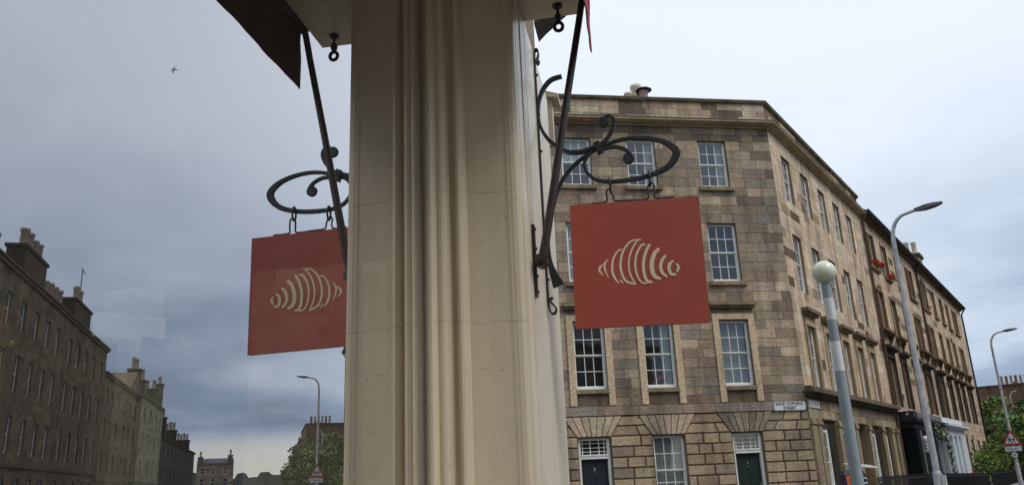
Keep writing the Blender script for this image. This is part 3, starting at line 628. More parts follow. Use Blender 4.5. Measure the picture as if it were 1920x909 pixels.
ashlar(mb, FR, 0, UF, [3.36, 3.635], [], .0, [(3, S_gry), (3, S_brn), (1, srgb(84, 76, 66))], rz, wmin=.7, wmax=1.5, proud=.05)
for (cu, hb, ht, f0, f1) in fan:            # voussoirs
    n_ = 7
    for k in range(n_):
        b0, b1 = cu - hb + 2 * hb * k / n_, cu - hb + 2 * hb * (k + 1) / n_; t0, t1 = cu - ht + 2 * ht * k / n_, cu - ht + 2 * ht * (k + 1) / n_
        col = pick([(3, S_lit if cu > 6 else S_tan), (2, S_tan)] if cu > 3 else [(3, srgb(128, 116, 98)), (1, S_brn)], rz); j = .013
        F_ = [FR(b0 + j, .035, f0 + .008), FR(b1 - j, .035, f0 + .008), FR(t1 - j, .035, f1 - .01), FR(t0 + j, .035, f1 - .01)]; B_ = [p - FR.O * .055 for p in F_]
        mb.idx(F_ + B_, [(0, 1, 2, 3), (0, 4, 5, 1), (1, 5, 6, 2), (2, 6, 7, 3), (3, 7, 4, 0)], col)
# street side
sop_top = [(1.16, 2.14), (3.40, 4.38), (5.70, 6.68), (7.89, 8.87), (10.05, 11.03)]
sop = [(a, b, c, d) for a, b in sop_top for c, d in ((10.62, 12.33), (7.36, 9.39), (4.10, 6.19))]
sgo = [(1.10, 2.98, .3, 3.08), (3.56, 5.26, .3, 3.08), (5.86, 7.34, .1, 3.08), (7.92, 9.62, .3, 3.08), (10.32, 11.46, .3, 3.08)]
US = 13.12
backing(mb, SD, 0, US, 0, 13.9, sop + sgo, -.02, srgb(120, 106, 88), depth=.34, rcol=srgb(150, 128, 100))
ashlar(mb, SD, 0, US, courses([4.10, 6.19, 6.5, 7.36, 9.39, 10.62, 12.33, 12.88], .33), [(a - (.16 if c < 5 else 0), b + (.16 if c < 5 else 0), c, d) for a, b, c, d in sop], -.02, pal_side, rz, joint=.004, proud=.019, jit=.001, wmin=.5, wmax=1.2)
ashlar(mb, SD, 0, US, [13.10, 13.34, 13.58, 13.84], [], -.04, pal_side, rz, joint=.004, wmin=.6, wmax=1.3)
ashlar(mb, SD, 0, US, [3.12, 3.40, 3.72], [], 0, [(3, srgb(160, 146, 122)), (1, srgb(128, 116, 98))], rz, joint=.005, wmin=.6, wmax=1.4)
mb.build('wall', M_stone, ct, fix=False)
# quoin post closing the corner joint
# mouldings: cornice and parapet coping run round both faces
def run2(prof, u_f, u_s, name, m, parent, col, extra=None):
    mb = MB()
    for fr, uu, sgn in ((FR, u_f, 1), (SD, u_s, 1)):
        # mitre: at the corner each run starts at u = -o * tan(half turn)
        tn = math.tan(R((FT - ST) / 2)); n = len(prof)
        P = [fr(-o_ * tn, o_, z) for o_, z in prof] + [fr(uu, o_, z) for o_, z in prof]
        mb.idx(P, [(k, (k + 1) % n, n + (k + 1) % n, n + k) for k in range(n)] + [tuple(range(n, 2 * n))], col)
    return mb.build(name, m, parent)
run2([(-.1, 12.885), (.06, 12.885), (.08, 12.93), (.20, 12.96), (.30, 13.02), (.30, 13.085), (-.1, 13.10)], UF, US, 'cornice', M_stone_soft, ct, srgb(165, 146, 116))
run2([(-.1, 13.103), (.31, 13.088), (.325, 13.105), (.31, 13.125), (-.1, 13.145)], UF, US, 'lead_flashing', M_lead, ct, (1, 1, 1))
run2([(-.3, 13.84), (.03, 13.84), (.075, 13.875), (.09, 13.93), (-.3, 13.94)], UF, US, 'parapet_coping', M_dark_stone, ct, srgb(130, 116, 96))
run2([(-.3, 13.942), (.10, 13.932), (.10, 13.952), (-.3, 13.965)], UF, US, 'coping_lead', M_lead, ct, (.5, .5, .5))
mb = MB(); mb.box(SD, .35, US, 0.055, .12, 3.76, 3.80, srgb(90, 82, 70)); mb.box(SD, -.11, US, .05, .17, 3.80, 3.90, srgb(104, 94, 80)); mb.box(SD, -.18, US, .05, .32, 3.90, 4.02, srgb(112, 102, 86)); mb.box(SD, -.12, US, .05, .22, 4.02, 4.09, srgb(120, 108, 90))
mb.build('string_course', M_dark_stone, ct)
# pilasters of the ground floor street side
mb = MB()
for a, b in ((0.0, .55), (.66, 1.06), (3.09, 3.5), (5.4, 5.8), (7.42, 7.86), (9.68, 10.26), (11.52, 12.05), (12.5, 13.1)):
    c_ = pick([(1, srgb(150, 134, 110))], rz); mb.box(SD, a, b, -.02, .08, .1, 2.92, c_); mb.box(SD, a - .03, b + .03, -.02, .12, 2.92, 3.02, c_); mb.box(SD, a - .015, b + .015, -.02, .10, 3.02, 3.115, c_)
    mb.build('pilaster', M_stone, ct); mb = MB()
# architraves and hoods of the first floor
for c in fw_c:
    mb = MB(); t_ = srgb(196, 173, 143)
    mb.box(FR, c - half - .20, c - half, -.02, .055, 3.66, 6.24, t_); mb.box(FR, c + half, c + half + .20, -.02, .055, 3.66, 6.24, t_)
    mb.box(FR, c - half - .20, c + half + .20, -.02, .055, 6.242, 6.42, t_); mb.box(FR, c - half - .17, c + half + .17, -.02, .03, 6.422, 6.60, srgb(120, 106, 86))
    mb.box(FR, c - half - .24, c + half + .24, -.02, .14, 6.60, 6.68, srgb(122, 108, 86)); mb.box(FR, c - half - .29, c + half + .29, -.02, .20, 6.68, 6.77, srgb(136, 120, 94))
    mb.build('window_surround', M_stone_soft, ct)
    for z in (4.15, 7.48, 10.72):
        mb = MB(); mb.box(FR, c - half - (.02 if z < 5 else .12), c + half + (.02 if z < 5 else .12), -.02, .10 if z > 5 else .06, z - .13, z - .005, srgb(140, 124, 100)); mb.build('sill', M_stone, ct)
for a, b in sop_top:
    mb = MB(); t_ = srgb(176, 154, 124)
    mb.box(SD, a - .16, a, -.02, .05, 4.10, 6.20, t_); mb.box(SD, b, b + .16, -.02, .05, 4.10, 6.20, t_); mb.box(SD, a - .16, b + .16, -.02, .05, 6.20, 6.36, t_)
    mb.box(SD, a - .13, b + .13, -.02, .03, 6.36, 6.54, t_); mb.box(SD, a - .22, b + .22, -.02, .16, 6.54, 6.62, srgb(130, 114, 92)); mb.box(SD, a - .27, b + .27, -.02, .24, 6.62, 6.74, srgb(120, 106, 86))
    mb.build('window_surround', M_stone_soft, ct)
cur = {(2.12, 0): ('net', 0, .3), (4.64, 0): ('net', 0, .3), (6.87, 0): ('blind', .5, 1), (2.12, 1): None, (6.87, 2): None, (4.64, 2): ('cur', .02, .36), (2.12, 2): ('net', 0, 1)}
for c in fw_c:
    for ri, (a, b) in enumerate(rowz):
        sash(ct, FR, c - half, c + half, a, b, o=-.14, curtain=cur.get((c, ri), ('cur', .8, 1) if rz.random() < .6 else None), r=rz, rows=(2, 2), mid=a + (b - a) * .5)
sash(ct, FR, 4.11, 5.11, .95, 2.735, o=-.16, cols=3, rows=(2, 2), curtain=('net', 0, 1), r=rz, mid=1.72)
sash(ct, FR, 9.1, 10.1, .95, 2.735, o=-.16, cols=3, rows=(2, 2), r=rz)
sash(ct, FR, 11.6, 12.6, .95, 2.735, o=-.16, cols=3, rows=(2, 2), r=rz)
for a, b in sop_top:
    for c, d in ((10.62, 12.33), (7.36, 9.39), (4.10, 6.19)):
        sash(ct, SD, a, b, c, d, o=-.125, cols=3, rows=(2, 2), curtain=('cur', 0, .3) if rz.random() < .5 else None, r=rz)
for k, (a, b) in enumerate(((1.25, 2.2), (3.62, 4.6), (8.2, 9.1), (10.42, 11.3))):
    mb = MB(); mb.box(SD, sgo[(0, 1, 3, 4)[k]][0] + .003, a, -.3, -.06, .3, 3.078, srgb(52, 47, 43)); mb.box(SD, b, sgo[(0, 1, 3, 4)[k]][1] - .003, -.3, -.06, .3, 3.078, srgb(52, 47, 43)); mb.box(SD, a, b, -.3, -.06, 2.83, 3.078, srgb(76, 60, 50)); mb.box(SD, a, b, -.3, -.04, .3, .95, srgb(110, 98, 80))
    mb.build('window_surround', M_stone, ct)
    sash(ct, SD, a, b, .95, 2.83, o=-.12, cols=2, rows=(2, 1), r=rz, curtain=('cur', 0, 1) if k != 1 else ('net', 0, 1), mid=1.75, fw_=.12)
mb = MB(); mb.box(SD, 5.87, 7.33, -.33, -.28, .1, 3.07, (.02, .02, .022)); mb.build('door', M_attr, ct)
# entrance doors on the front
def front_door(u0, u1, col, num, parent):
    mb = MB(); W = lambda *q: mb.box(FR, *q)
    W(u0 + .01, u0 + .09, -.26, -.10, .25, 2.73); W(u1 - .09, u1 - .01, -.26, -.10, .25, 2.73); W(u0 + .09, u1 - .09, -.26, -.10, 2.66, 2.73); W(u0 + .09, u1 - .09, -.26, -.09, 2.13, 2.22); W(u0 + .09, u1 - .09, -.26, -.07, 2.22, 2.26)
    for k in (1, 2): uu = u0 + .09 + (u1 - u0 - .18) * (.2, .0, .62)[k] + (.2 if k == 1 else 0) * 1.2; W(uu - .01, uu + .01, -.2, -.17, 2.26, 2.66)
    for zz in (2.34, 2.45, 2.58): W(u0 + .09, u1 - .09, -.2, -.172, zz - .008, zz + .008)
    for uu in (u0 + .17, u1 - .17): W(uu - .008, uu + .008, -.2, -.171, 2.26, 2.66)
    mb.build('door_frame', M_white, parent)
    mb = MB(); P = [FR(u0 + .09, -.185, 2.26), FR(u1 - .09, -.185, 2.26), FR(u1 - .09, -.185, 2.66), FR(u0 + .09, -.185, 2.66)]
    if (P[1] - P[0]).cross(P[2] - P[0]).dot(FR.O) < 0: P = P[::-1]
    mb.face(P); mb.build('fanlight', M_pane, parent, fix=False)
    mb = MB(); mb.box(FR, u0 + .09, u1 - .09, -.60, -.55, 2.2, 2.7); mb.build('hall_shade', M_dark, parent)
    mb = MB(); mb.box(FR, u0 + .09, u1 - .09, -.24, -.20, .25, 2.128, col); c_ = (u0 + u1) / 2
    for sx in (-1, 1):
        for z0, z1 in ((.45, 1.05), (1.2, 2.0)): 
            x0, x1 = sorted((c_ + sx * .04, c_ + sx * .34)); mb.box(FR, x0, x1, -.205, -.19, z0, z1, tuple(q * 1.25 for q in col))
    d = mb.build('door', M_attr, parent)
    mb = MB(); mb.tube([FR(c_, -.20, 1.72), FR(c_, -.165, 1.72)], .02, 10); mb.tube([FR(u0 + .16, -.20, 1.22), FR(u0 + .16, -.15, 1.22)], .02, 10); mb.build('handle', simple('door_brass', (.5, .5, .45), .3, 1), d)
    t = text_mesh(num, .13, FR, c_ + .035, -.188, 1.80, 'door_number', simple('number_paint', (.6, .6, .55), .5), parent, flip=True)
def text_mesh(txt, size, fr, u, o_, z, name, m, parent, flip=False, sx=1.0, space=1.0, bold=0):
    cu = bpy.data.curves.new('t', 'FONT'); cu.body = txt; cu.size = size; cu.space_character = space; cu.offset = bold; cu.extrude = .001
    to = bpy.data.objects.new('t', cu); COL.objects.link(to); bpy.context.view_layer.update()
    me = bpy.data.meshes.new_from_object(to.evaluated_get(bpy.context.evaluated_depsgraph_get())); bpy.data.objects.remove(to)
    off = root_loc(parent); s = -1 if flip else 1
    for v in me.vertices: x, y, zz = v.co; v.co = fr(u + s * x * sx, o_ + zz, z + y) - off
    me.name = name; me.materials.clear(); me.materials.append(m); o2 = bpy.data.objects.new(name, me); COL.objects.link(o2); o2.parent = parent; return o2
front_door(6.42, 7.42, (.006, .008, .016), '2', ct)
front_door(1.62, 2.60, (.003, .014, .010), '1', ct)
text_mesh('1', .2, FR, 2.13, .038, 2.86, 'house_number', simple('stone_number', (.45, .42, .36), .8), ct, flip=True)
mb = MB(); mb.box(FR, 0.2, UF, -8, -.34, .05, 13.0); mb.build('core', M_dark, ct)
mb = MB(); mb.face([FR(0, -.3, 13.6), FR(UF, -.3, 13.6), FR(UF, -9, 13.6), SD(US, -9, 13.6), SD(US, -.3, 13.6)]); mb.build('roof', M_slate, ct, fix=False)
# chimney pots on the roof
def pots(parent, base, du, n, r_=.13, h=.7, cols=None, seg=12, lean=0, rr=rng):
    for k in range(n):
        c_ = (cols or [srgb(170, 150, 120)])[k % len(cols or [1])]; mb = MB(); p = base + du * k; hh = h * rr.uniform(.85, 1.12)
        mb.tube([p, p + Z * .04, p + Z * hh * .8, p + Z * hh * .86, p + Z * hh * .98, p + Z * hh], [r_ * 1.1, r_, r_ * .85, r_ * 1.05, r_ * 1.05, r_ * .8], seg, c_)
        mb.build('chimney_pot', M_pot, parent)
def azpt(a, dist, z): p = az(a) * dist; return Vector((p.x, p.y, z))
ch = MB(); cb = azpt(10.2, 30.5, 0)
ch.box(Frame(cb, -az(FT), az(FT + 90)), -.7, .7, -.35, .35, 13.0, 16.0, srgb(170, 150, 120)); cho = ch.build('chimney', M_stone, ct)
pots(cho, azpt(9.62, 30.4, 16.0), Vector((.32, .02, 0)), 1, .17, .85, [srgb(198, 186, 160)])
pots(cho, azpt(10.25, 30.6, 16.0), Vector((.32, .02, 0)), 1, .23, 1.35, [srgb(205, 195, 165)])
pots(cho, azpt(10.83, 30.2, 16.0), Vector((.32, .02, 0)), 1, .19, .70, [srgb(185, 150, 135)])
mb = MB(); p = azpt(10.83, 30.2, 16.70); mb.tube([p, p + Z * .03, p + Z * .09], [.30, .34, .25], 16, (.02, .02, .02)); mb.build('chimney_cowl', M_attr, cho)

# street name plates
sp = thing('street_sign', FR(.62, .06, 3.34), 'white plate reading SAXE COBURG STREET at the corner of the tenement front', 'street sign')
mb = MB(); ring = []
for cx_, cz_, q0 in ((1.15 - .06, 3.345 + .06, 180), (.085 + .06, 3.345 + .06, 270), (.085 + .06, 3.625 - .06, 0), (1.15 - .06, 3.625 - .06, 90)):
    for k in range(6):
        q = R(q0 + k * 18); ring.append((cx_ - .0 + (.06 * math.cos(q)) * 1, cz_ + .06 * math.sin(q)))
ring = []
for (cx_, cz_, q0) in ((1.09, 3.405, 270), (1.09, 3.565, 0), (.145, 3.565, 90), (.145, 3.405, 180)):
    for k in range(6): q = R(q0 + k * 18); ring.append((cx_ + .06 * math.cos(q), cz_ + .06 * math.sin(q)))
mb.prism([FR(u, .054, z) for u, z in ring], [FR(u, .075, z) for u, z in ring]); mb.build('plate', simple('white_enamel', (.72, .74, .74), .35), sp)
mb = MB(); cx0, cz0 = .6175, 3.485
rin = [(cx0 + (u - cx0) * .975, cz0 + (z - cz0) * .91) for u, z in ring]; rin2 = [(cx0 + (u - cx0) * .962, cz0 + (z - cz0) * .86) for u, z in ring]
mb.idx([FR(u, .0762, z) for u, z in rin + rin2], [(k, (k + 1) % 24, 24 + (k + 1) % 24, 24 + k) for k in range(24)]); mb.build('border_line', M_black, sp, fix=False)
Mtx = simple('black_lettering', (.03, .03, .03), .5)
text_mesh('SAXE COBURG', .128, FR, 1.088, .0765, 3.503, 'lettering', Mtx, sp, flip=True, sx=1.0, space=1.06, bold=.0045)
text_mesh('STREET', .128, FR, .845, .0765, 3.377, 'lettering', Mtx, sp, flip=True, sx=1.0, space=1.05, bold=.0045)
s2 = thing('street_sign', SD(.7, .03, 3.4), 'small faded white street name plate round the corner from the larger one', 'street sign')
mb = MB(); mb.box(SD, .12, 1.25, .025, .045, 3.44, 3.66); mb.build('plate', simple('faded_enamel', (.6, .62, .6), .5), s2)
mb = MB()
for k in range(11): mb.box(SD, .24 + k * .083, .24 + k * .083 + .045, .0455, .047, 3.50, 3.60)
mb.build('faded_lettering', simple('faded_paint', (.42, .43, .42), .6), s2)

# geraniums in the middle first floor window
def flowers(name, pts_box, n, label, cat, fr, petal=(.55, .02, .02), leaf=(.05, .10, .03), size=.03, group=None, r=rng, leaves=None):
    u0, u1, o0, o1, z0, z1 = pts_box; t = thing(name, fr((u0 + u1) / 2, (o0 + o1) / 2, z0), label, cat, group)
    mb = MB()
    for k in range(leaves if leaves is not None else n):
        p = fr(r.uniform(u0, u1), r.uniform(o0, o1), z0 + (z1 - z0) * r.random() ** 1.4 * .85); d = Vector((r.gauss(0, 1), r.gauss(0, 1), r.gauss(0, 1))).normalized(); e_ = d.orthogonal().normalized() * size * 1.3; f_ = d.cross(e_)
        kk = r.uniform(.6, 1.4); mb.face([p - e_, p - f_ * .6, p + e_, p + f_ * .6], tuple(c * kk for c in leaf))
    mb.build('leaves', M_leaf, t, fix=False)
    mb = MB()
    for k in range(n):
        p = fr(r.uniform(u0, u1), r.uniform(o0, o1), z0 + (z1 - z0) * (.35 + .65 * r.random())); kk = r.uniform(.7, 1.25)
        for q in range(4):
            d = Vector((r.gauss(0, 1), r.gauss(0, 1), r.gauss(0, 1))).normalized(); e_ = d.orthogonal().normalized() * size; f_ = d.cross(e_); pp_ = p + d * size * .6; mb.face([pp_ - e_, pp_ - f_, pp_ + e_, pp_ + f_], tuple(c * kk for c in petal))
    mb.build('blooms', M_petal, t, fix=False); return t
flowers('potted_geranium', (4.42, 4.95, -.12, -.06, 4.23, 4.52), 16, 'red geraniums standing inside the middle first floor window', 'potted flowers', Frame(FR.P0 - FR.O * .16, FR.U, FR.O), size=.035, petal=(.7, .03, .04))

# ------------------------------------------------------------------ long tenement down the street
lt = thing('long_tenement', SD(13.2, 0, 0), 'long four storey sandstone tenement with eaves gutter and bracketed sills down the street', 'tenement')
pal2 = [(8, srgb(198, 175, 149)), (5, srgb(186, 162, 137)), (2, srgb(205, 184, 158)), (1.0, srgb(128, 118, 100)), (.5, srgb(92, 84, 74))]
U0, U1 = 13.17, 45.5
wide = [(13.45, 15.15), (23.1, 24.95), (27.55, 29.35), (40.35, 42.3)]; nar = [(16.9, 17.95), (20.15, 21.1), (31.5, 32.5), (34.55, 35.6), (37.3, 38.3)]
rows2 = [(10.65, 12.42), (7.62, 9.52), (4.15, 6.35)]
op2 = [(a, b, c, d) for a, b in wide + nar for c, d in rows2]
g2 = [(29.5, 30.7, .6, 3.0), (31.4, 32.6, .6, 3.0), (34.2, 35.4, .6, 3.0), (36.9, 38.1, .6, 3.0), (40.2, 41.4, .6, 3.0), (43, 44.2, .6, 3.0)]
mb = MB(); backing(mb, SD, U0, U1, -.1, 13.0, op2 + g2, -.02, srgb(112, 94, 74), depth=.34, rcol=srgb(134, 110, 86))
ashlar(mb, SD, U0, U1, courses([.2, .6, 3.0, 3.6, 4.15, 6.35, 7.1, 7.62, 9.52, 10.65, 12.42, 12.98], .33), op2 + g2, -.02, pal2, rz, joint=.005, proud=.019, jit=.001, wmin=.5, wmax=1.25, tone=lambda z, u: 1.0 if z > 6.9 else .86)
gf = Frame(SD(U1, 0, 0), -w_dir, s_dir)
backing(mb, gf, 0, 11, 0, 13.0, [], 0, srgb(120, 100, 80)); mb.face([gf(0, 0, 13), gf(11, 0, 13), gf(5.5, 0, 17)], srgb(120, 100, 80))
mb.build('wall', M_stone_soft, lt, fix=False)
mb = MB(); mb.box(SD, U0 + .1, U1 - .1, -10.5, -.36, .05, 12.9); mb.build('core', M_dark, lt)
mb = MB(); mb.prism([SD(U0, .38, 13.12), SD(U0, .38, 13.2), SD(U0, -5.5, 16.8), SD(U0, -11, 13.1)], [SD(U1, .38, 13.12), SD(U1, .38, 13.2), SD(U1, -5.5, 16.8), SD(U1, -11, 13.1)]); mb.build('roof', M_slate, lt)
mb = MB(); mb.box(SD, U0, U1, -.02, .16, 12.98, 13.08, srgb(120, 100, 78)); mb.box(SD, U0, U1, -.02, .30, 13.08, 13.115, srgb(96, 80, 64)); mb.build('eaves_course', M_dark_stone, lt)
mb = MB(); mb.tube([SD(U0, .40, 13.19), SD(U1 + .1, .40, 13.19)], .075, 10, (.03, .03, .032)); mb.build('gutter', M_attr, lt)
for uu, m_ in ((13.08, M_pipe), (26.35, simple('dark_drainpipe', (.035, .028, .024), .5)), (45.4, M_black)):
    mb = MB(); mb.tube([SD(uu, .09, .1), SD(uu, .09, 12.7), SD(uu, .34, 13.1)], .062, 10); mb.build('drainpipe', m_, lt)
for (a, b) in wide + nar:
    w2 = b - a > 1.3
    for ri, (c, d) in enumerate(rows2):
        m_ = srgb(112, 94, 76) if ri == 2 else srgb(136, 112, 88)
        mb = MB()
        if ri == 2:
            dk = srgb(86, 76, 66); mb.box(SD, a - .18, a, -.02, .07, c, d, dk); mb.box(SD, b, b + .18, -.02, .07, c, d, dk); mb.box(SD, a - .18, b + .18, -.02, .07, d, d + .3, dk)
            mb.box(SD, a - .26, b + .26, -.02, .2, d + .3, d + .38, dk); mb.box(SD, a - .34, b + .34, -.02, .34, d + .38, d + .5, srgb(104, 94, 82)); mb.build('window_hood', M_dark_stone, lt)
        elif ri == 1:
            s_ = srgb(120, 100, 78); mb.box(SD, a - .14, a - .002, -.02, .04, c, d + .16, m_); mb.box(SD, b + .002, b + .14, -.02, .04, c, d + .16, m_); mb.box(SD, a, b, -.02, .04, d, d + .16, m_)
            mb.box(SD, a - .28, b + .28, -.02, .30, c - .14, c - .02, s_); mb.box(SD, a - .2, b + .2, -.02, .2, c - .22, c - .14, s_)
            for uu in ((a - .12, a + .1), (b - .1, b + .12)): mb.prism([SD(uu[0], -.02, c - .22), SD(uu[0], .2, c - .22), SD(uu[0], .04, c - .6), SD(uu[0], -.02, c - .6)], [SD(uu[1], -.02, c - .22), SD(uu[1], .2, c - .22), SD(uu[1], .04, c - .6), SD(uu[1], -.02, c - .6)], s_)
            mb.build('bracketed_sill', M_dark_stone, lt)
        else:
            mb.box(SD, a - .14, a - .002, -.02, .03, c, d + .05, m_); mb.box(SD, b + .002, b + .14, -.02, .03, c, d + .05, m_); mb.box(SD, a - .2, b + .2, -.02, .12, c - .13, c - .005, srgb(140, 118, 92)); mb.build('sill', M_dark_stone, lt)
        if w2:
            mm = (a + b) / 2; mb = MB(); mb.box(SD, mm - .13, mm + .13, -.34, .0, c, d, m_); mb.build('mullion', M_dark_stone, lt)
            parts = ((a, mm - .135), (mm + .135, b))
        else: parts = ((a, b),)
        for q0, q1 in parts: sash(lt, SD, q0, q1, c + .004, d - .004, o=-.15, cols=1, rows=(1, 1), r=rz, curtain=('cur', 0, .25) if rz.random() < .4 else None)
for q in g2: sash(lt, SD, q[0], q[1], q[2] + .01, q[3] - .01, o=-.15, cols=1, rows=(1, 1), r=rz)
# chimney stack
mb = MB(); mb.box(SD, 29.6, 30.8, -3.2, -.02, 12.9, 14.36, srgb(176, 140, 106)); mb.box(SD, 29.48, 30.92, -3.3, .08, 14.36, 14.56, srgb(84, 74, 66)); cho = mb.build('chimney', M_stone, lt)
for w_ in (-1.15, -.68, -.25): pots(cho, SD(30.0, w_, 14.56), Vector((0, 0, 0)), 1, .17, .95, [srgb(205, 198, 178)])
def aerial(loc, name='tv_aerial', label=None, h=1.3, d=None, s=1.0):
    t = thing(name, loc, label, 'aerial'); d = d or az(40); mb = MB(); mb.tube([loc, loc + Z * h], .02 * s, 6); mb.tube([loc + Z * h * .95 - d * .2, loc + Z * (h * .95) + d * 1.0], .014 * s, 6)
    for k in range(6): p = loc + Z * h * .95 + d * (.15 + k * .15); e_ = Z * .14 + d.cross(Z) * .12; mb.tube([p - e_, p + e_], .008 * s, 5)
    mb.build('mast', simple('grey_aluminium', (.12, .12, .13), .5), t); return t
aerial(SD(12.9, -.6, 13.6), label='tv aerial at the far end of the corner tenement parapet', h=1.5, d=-az(80))
aerial(SD(17.0, -1.4, 13.9), label='small tv aerial on the slate eaves of the long tenement', h=1.0, d=-az(60))

# projecting shopfronts
sf = thing('barber_shopfront', SD(17, .4, 0), 'dark green and grey projecting barber shopfront at the foot of the long tenement', 'shopfront')
mb = MB(); dk = (.006, .010, .011)
mb.box(SD, 13.3, 14.35, -.02, .72, 0, 3.1, dk); mb.box(SD, 13.3, 20.4, -.02, .20, 0, 3.1, dk); mb.box(SD, 17.2, 17.7, .2, .72, 0, 3.1, (.05, .052, .055))
mb.box(SD, 13.3, 20.9, -.02, .70, 3.0, 3.42, (.022, .025, .028)); mb.build('shop_wall', simple('matt_black_green_paint', (1, 1, 1), .85, noise=.25, scale=2, spec=.12, attr=True), sf)
mb = MB(); mb.box(SD, 13.18, 20.9, -.02, .86, 3.42, 3.56, (.012, .014, .016)); mb.box(SD, 13.24, 20.9, -.02, .80, 3.36, 3.42, (.03, .032, .034)); mb.build('cornice', M_attr, sf)
mb = MB(); mb.box(SD, 13.3, 14.2, .0, .74, 3.56, 3.84, (.012, .016, .02)); mb.box(SD, 14.2, 20.9, .0, .72, 3.56, 3.83, (.16, .165, .17)); mb.build('roof_edge', M_attr, sf)
for q in ((14.0, 14.3, .725, .76, .2, 3.0, (.13, .14, .14)), (17.0, 17.3, .725, .76, .2, 3.0, (.10, .105, .11)), (17.9, 18.3, .3, .5, 0, 3.0, (.06, .065, .07)), (19.3, 19.9, .3, .52, 0, 3.0, (.045, .05, .056))): mb = MB(); mb.box(SD, *q); mb.build('pilaster', M_attr, sf)
mb = MB()
P = [SD(14.36, .60, .5), SD(17.1, .60, .5), SD(17.1, .60, 2.95), SD(14.36, .60, 2.95)]
if (P[1] - P[0]).cross(P[2] - P[0]).dot(SD.O) < 0: P = P[::-1]
mb.face(P); mb.build('shop_window', M_pane, sf, fix=False)
mb = MB(); mb.tube([SD(13.42, .30, 3.62), SD(13.40, .5, 3.72), SD(13.45, .58, 3.62)], [.09, .13, .07], 8, (.42, .36, .28)); mb.build('loose_stone', M_attr, sf)
wf = thing('white_shopfront', SD(24.8, .4, 0), 'white painted projecting shopfront with fluted panels beyond the barber shop', 'shopfront')
mb = MB(); wc = (.62, .66, .70)
mb.box(SD, 20.95, 28.6, -.02, .55, .75, 3.3, wc); mb.box(SD, 20.95, 28.6, -.02, .72, 2.98, 3.34, wc)
for a, b in ((20.95, 22.6), (23.55, 24.15), (25.1, 25.75), (26.7, 28.6)): mb.box(SD, a, b, .5, .72, .75, 2.98, wc)
mb.build('panelled_wall', M_attr, wf)
mb = MB(); mb.box(SD, 20.95, 28.75, -.02, .86, 3.34, 3.42, wc); mb.box(SD, 20.95, 28.9, -.02, 1.0, 3.42, 3.54, wc); mb.box(SD, 20.95, 28.4, -.02, .70, 3.54, 3.86, (.72, .75, .78)); mb.build('cornice', M_attr, wf)
mb = MB(); mb.box(SD, 20.95, 28.6, -.02, .7, 0, .745, (.03, .03, .032)); mb.build('plinth', M_attr, wf)
bp_ = thing('barber_pole', SD(13.75, .86, 2.1), 'red white and blue striped barber pole with a white globe on the dark shopfront', 'barber pole')
pb = SD(13.75, .95, 0)
mb = MB()
nseg, nz = 24, 40; P = []; cols_ = []
for i in range(nz + 1):
    for k in range(nseg): q = 2 * math.pi * k / nseg; P.append(pb + Vector((math.cos(q), math.sin(q), 0)) * .095 + Z * (2.13 + .36 * i / nz))
for i in range(nz):
    for k in range(nseg):
        ph = ((k / nseg) + i / nz * 1.25) % 1.0 * 4 % 4; c_ = ((.75, .76, .78), (.55, .03, .04), (.75, .76, .78), (.03, .10, .42))[int(ph)]
        mb.idx([P[i * nseg + k], P[i * nseg + (k + 1) % nseg], P[(i + 1) * nseg + (k + 1) % nseg], P[(i + 1) * nseg + k]], [(0, 1, 2, 3)], c_, True)
mb.build('striped_cylinder', M_attr, bp_)
mb = MB(); mb.sphere(pb + Z * 2.63, .125, 20, 12, (.8, .82, .84)); mb.build('globe', M_attr, bp_)
mb = MB(); mb.tube([pb + Z * 2.49, pb + Z * 2.53], .10, 16, (.6, .6, .62)); mb.tube([pb + Z * 2.04, pb + Z * 2.07, pb + Z * 2.13], [.05, .12, .12], 16, (.6, .6, .62)); mb.box(SD, 13.72, 13.78, .76, .9, 2.07, 2.12, (.3, .3, .3)); mb.build('end_caps', M_attr, bp_)
# garland over the shop entrance
def leafcloud(name, pts, n, rad, size, cols, m=M_leaf, parent=None, r=rng, flat=None):
    mb = MB()
    for k in range(n):
        c, rr_ = pts[r.randrange(len(pts))]; d = Vector((r.gauss(0, 1), r.gauss(0, 1), r.gauss(0, 1))).normalized(); p = Vector(c) + Vector((d.x * rr_[0], d.y * rr_[1], d.z * rr_[2])) * (r.random() ** .45)
        nn = Vector((r.gauss(0, 1), r.gauss(0, 1), r.gauss(.4, 1))).normalized(); e_ = nn.orthogonal().normalized(); e_ = (e_ * math.cos(k) + nn.cross(e_) * math.sin(k)) * size * r.uniform(.6, 1.3); f_ = nn.cross(e_) * .6
        c_ = pick(cols, r); mb.face([p - e_, p - f_, p + e_, p + f_], c_)
    return mb.build(name, m, parent, fix=False)
gd = thing('flower_garland', SD(19.5, .9, 0), 'trailing garland of grey green leaves and pale flowers round the grey shop entrance', 'garland')
line = [(SD(17.6 + .13 * k, .78, 3.02 + .28 * math.sin(k * .35)), (.22, .22, .22)) for k in range(26)] + [(SD(21.0 + .02 * k, .80, 3.0 - .1 * k), (.16, .16, .16)) for k in range(28)]
leafcloud('foliage', line, 1500, 1, .055, [(3, (.05, .075, .05)), (2, (.08, .11, .08)), (1, (.025, .04, .03))], parent=gd)
leafcloud('blooms', line[:40], 160, 1, .05, [(2, (.6, .58, .5)), (1, (.5, .45, .35))], parent=gd)
flowers('window_box', (14.0, 15.3, .06, .34, 10.62, 11.0), 42, 'large red flower box on the first top floor window of the long tenement', 'window box', SD, size=.06, petal=(.75, .03, .03), group='window boxes on the long tenement')
flowers('window_box', (16.95, 17.9, .06, .34, 10.56, 10.85), 26, 'smaller red flower box on the second top floor window of the long tenement', 'window box', SD, size=.06, petal=(.75, .04, .03), group='window boxes on the long tenement')
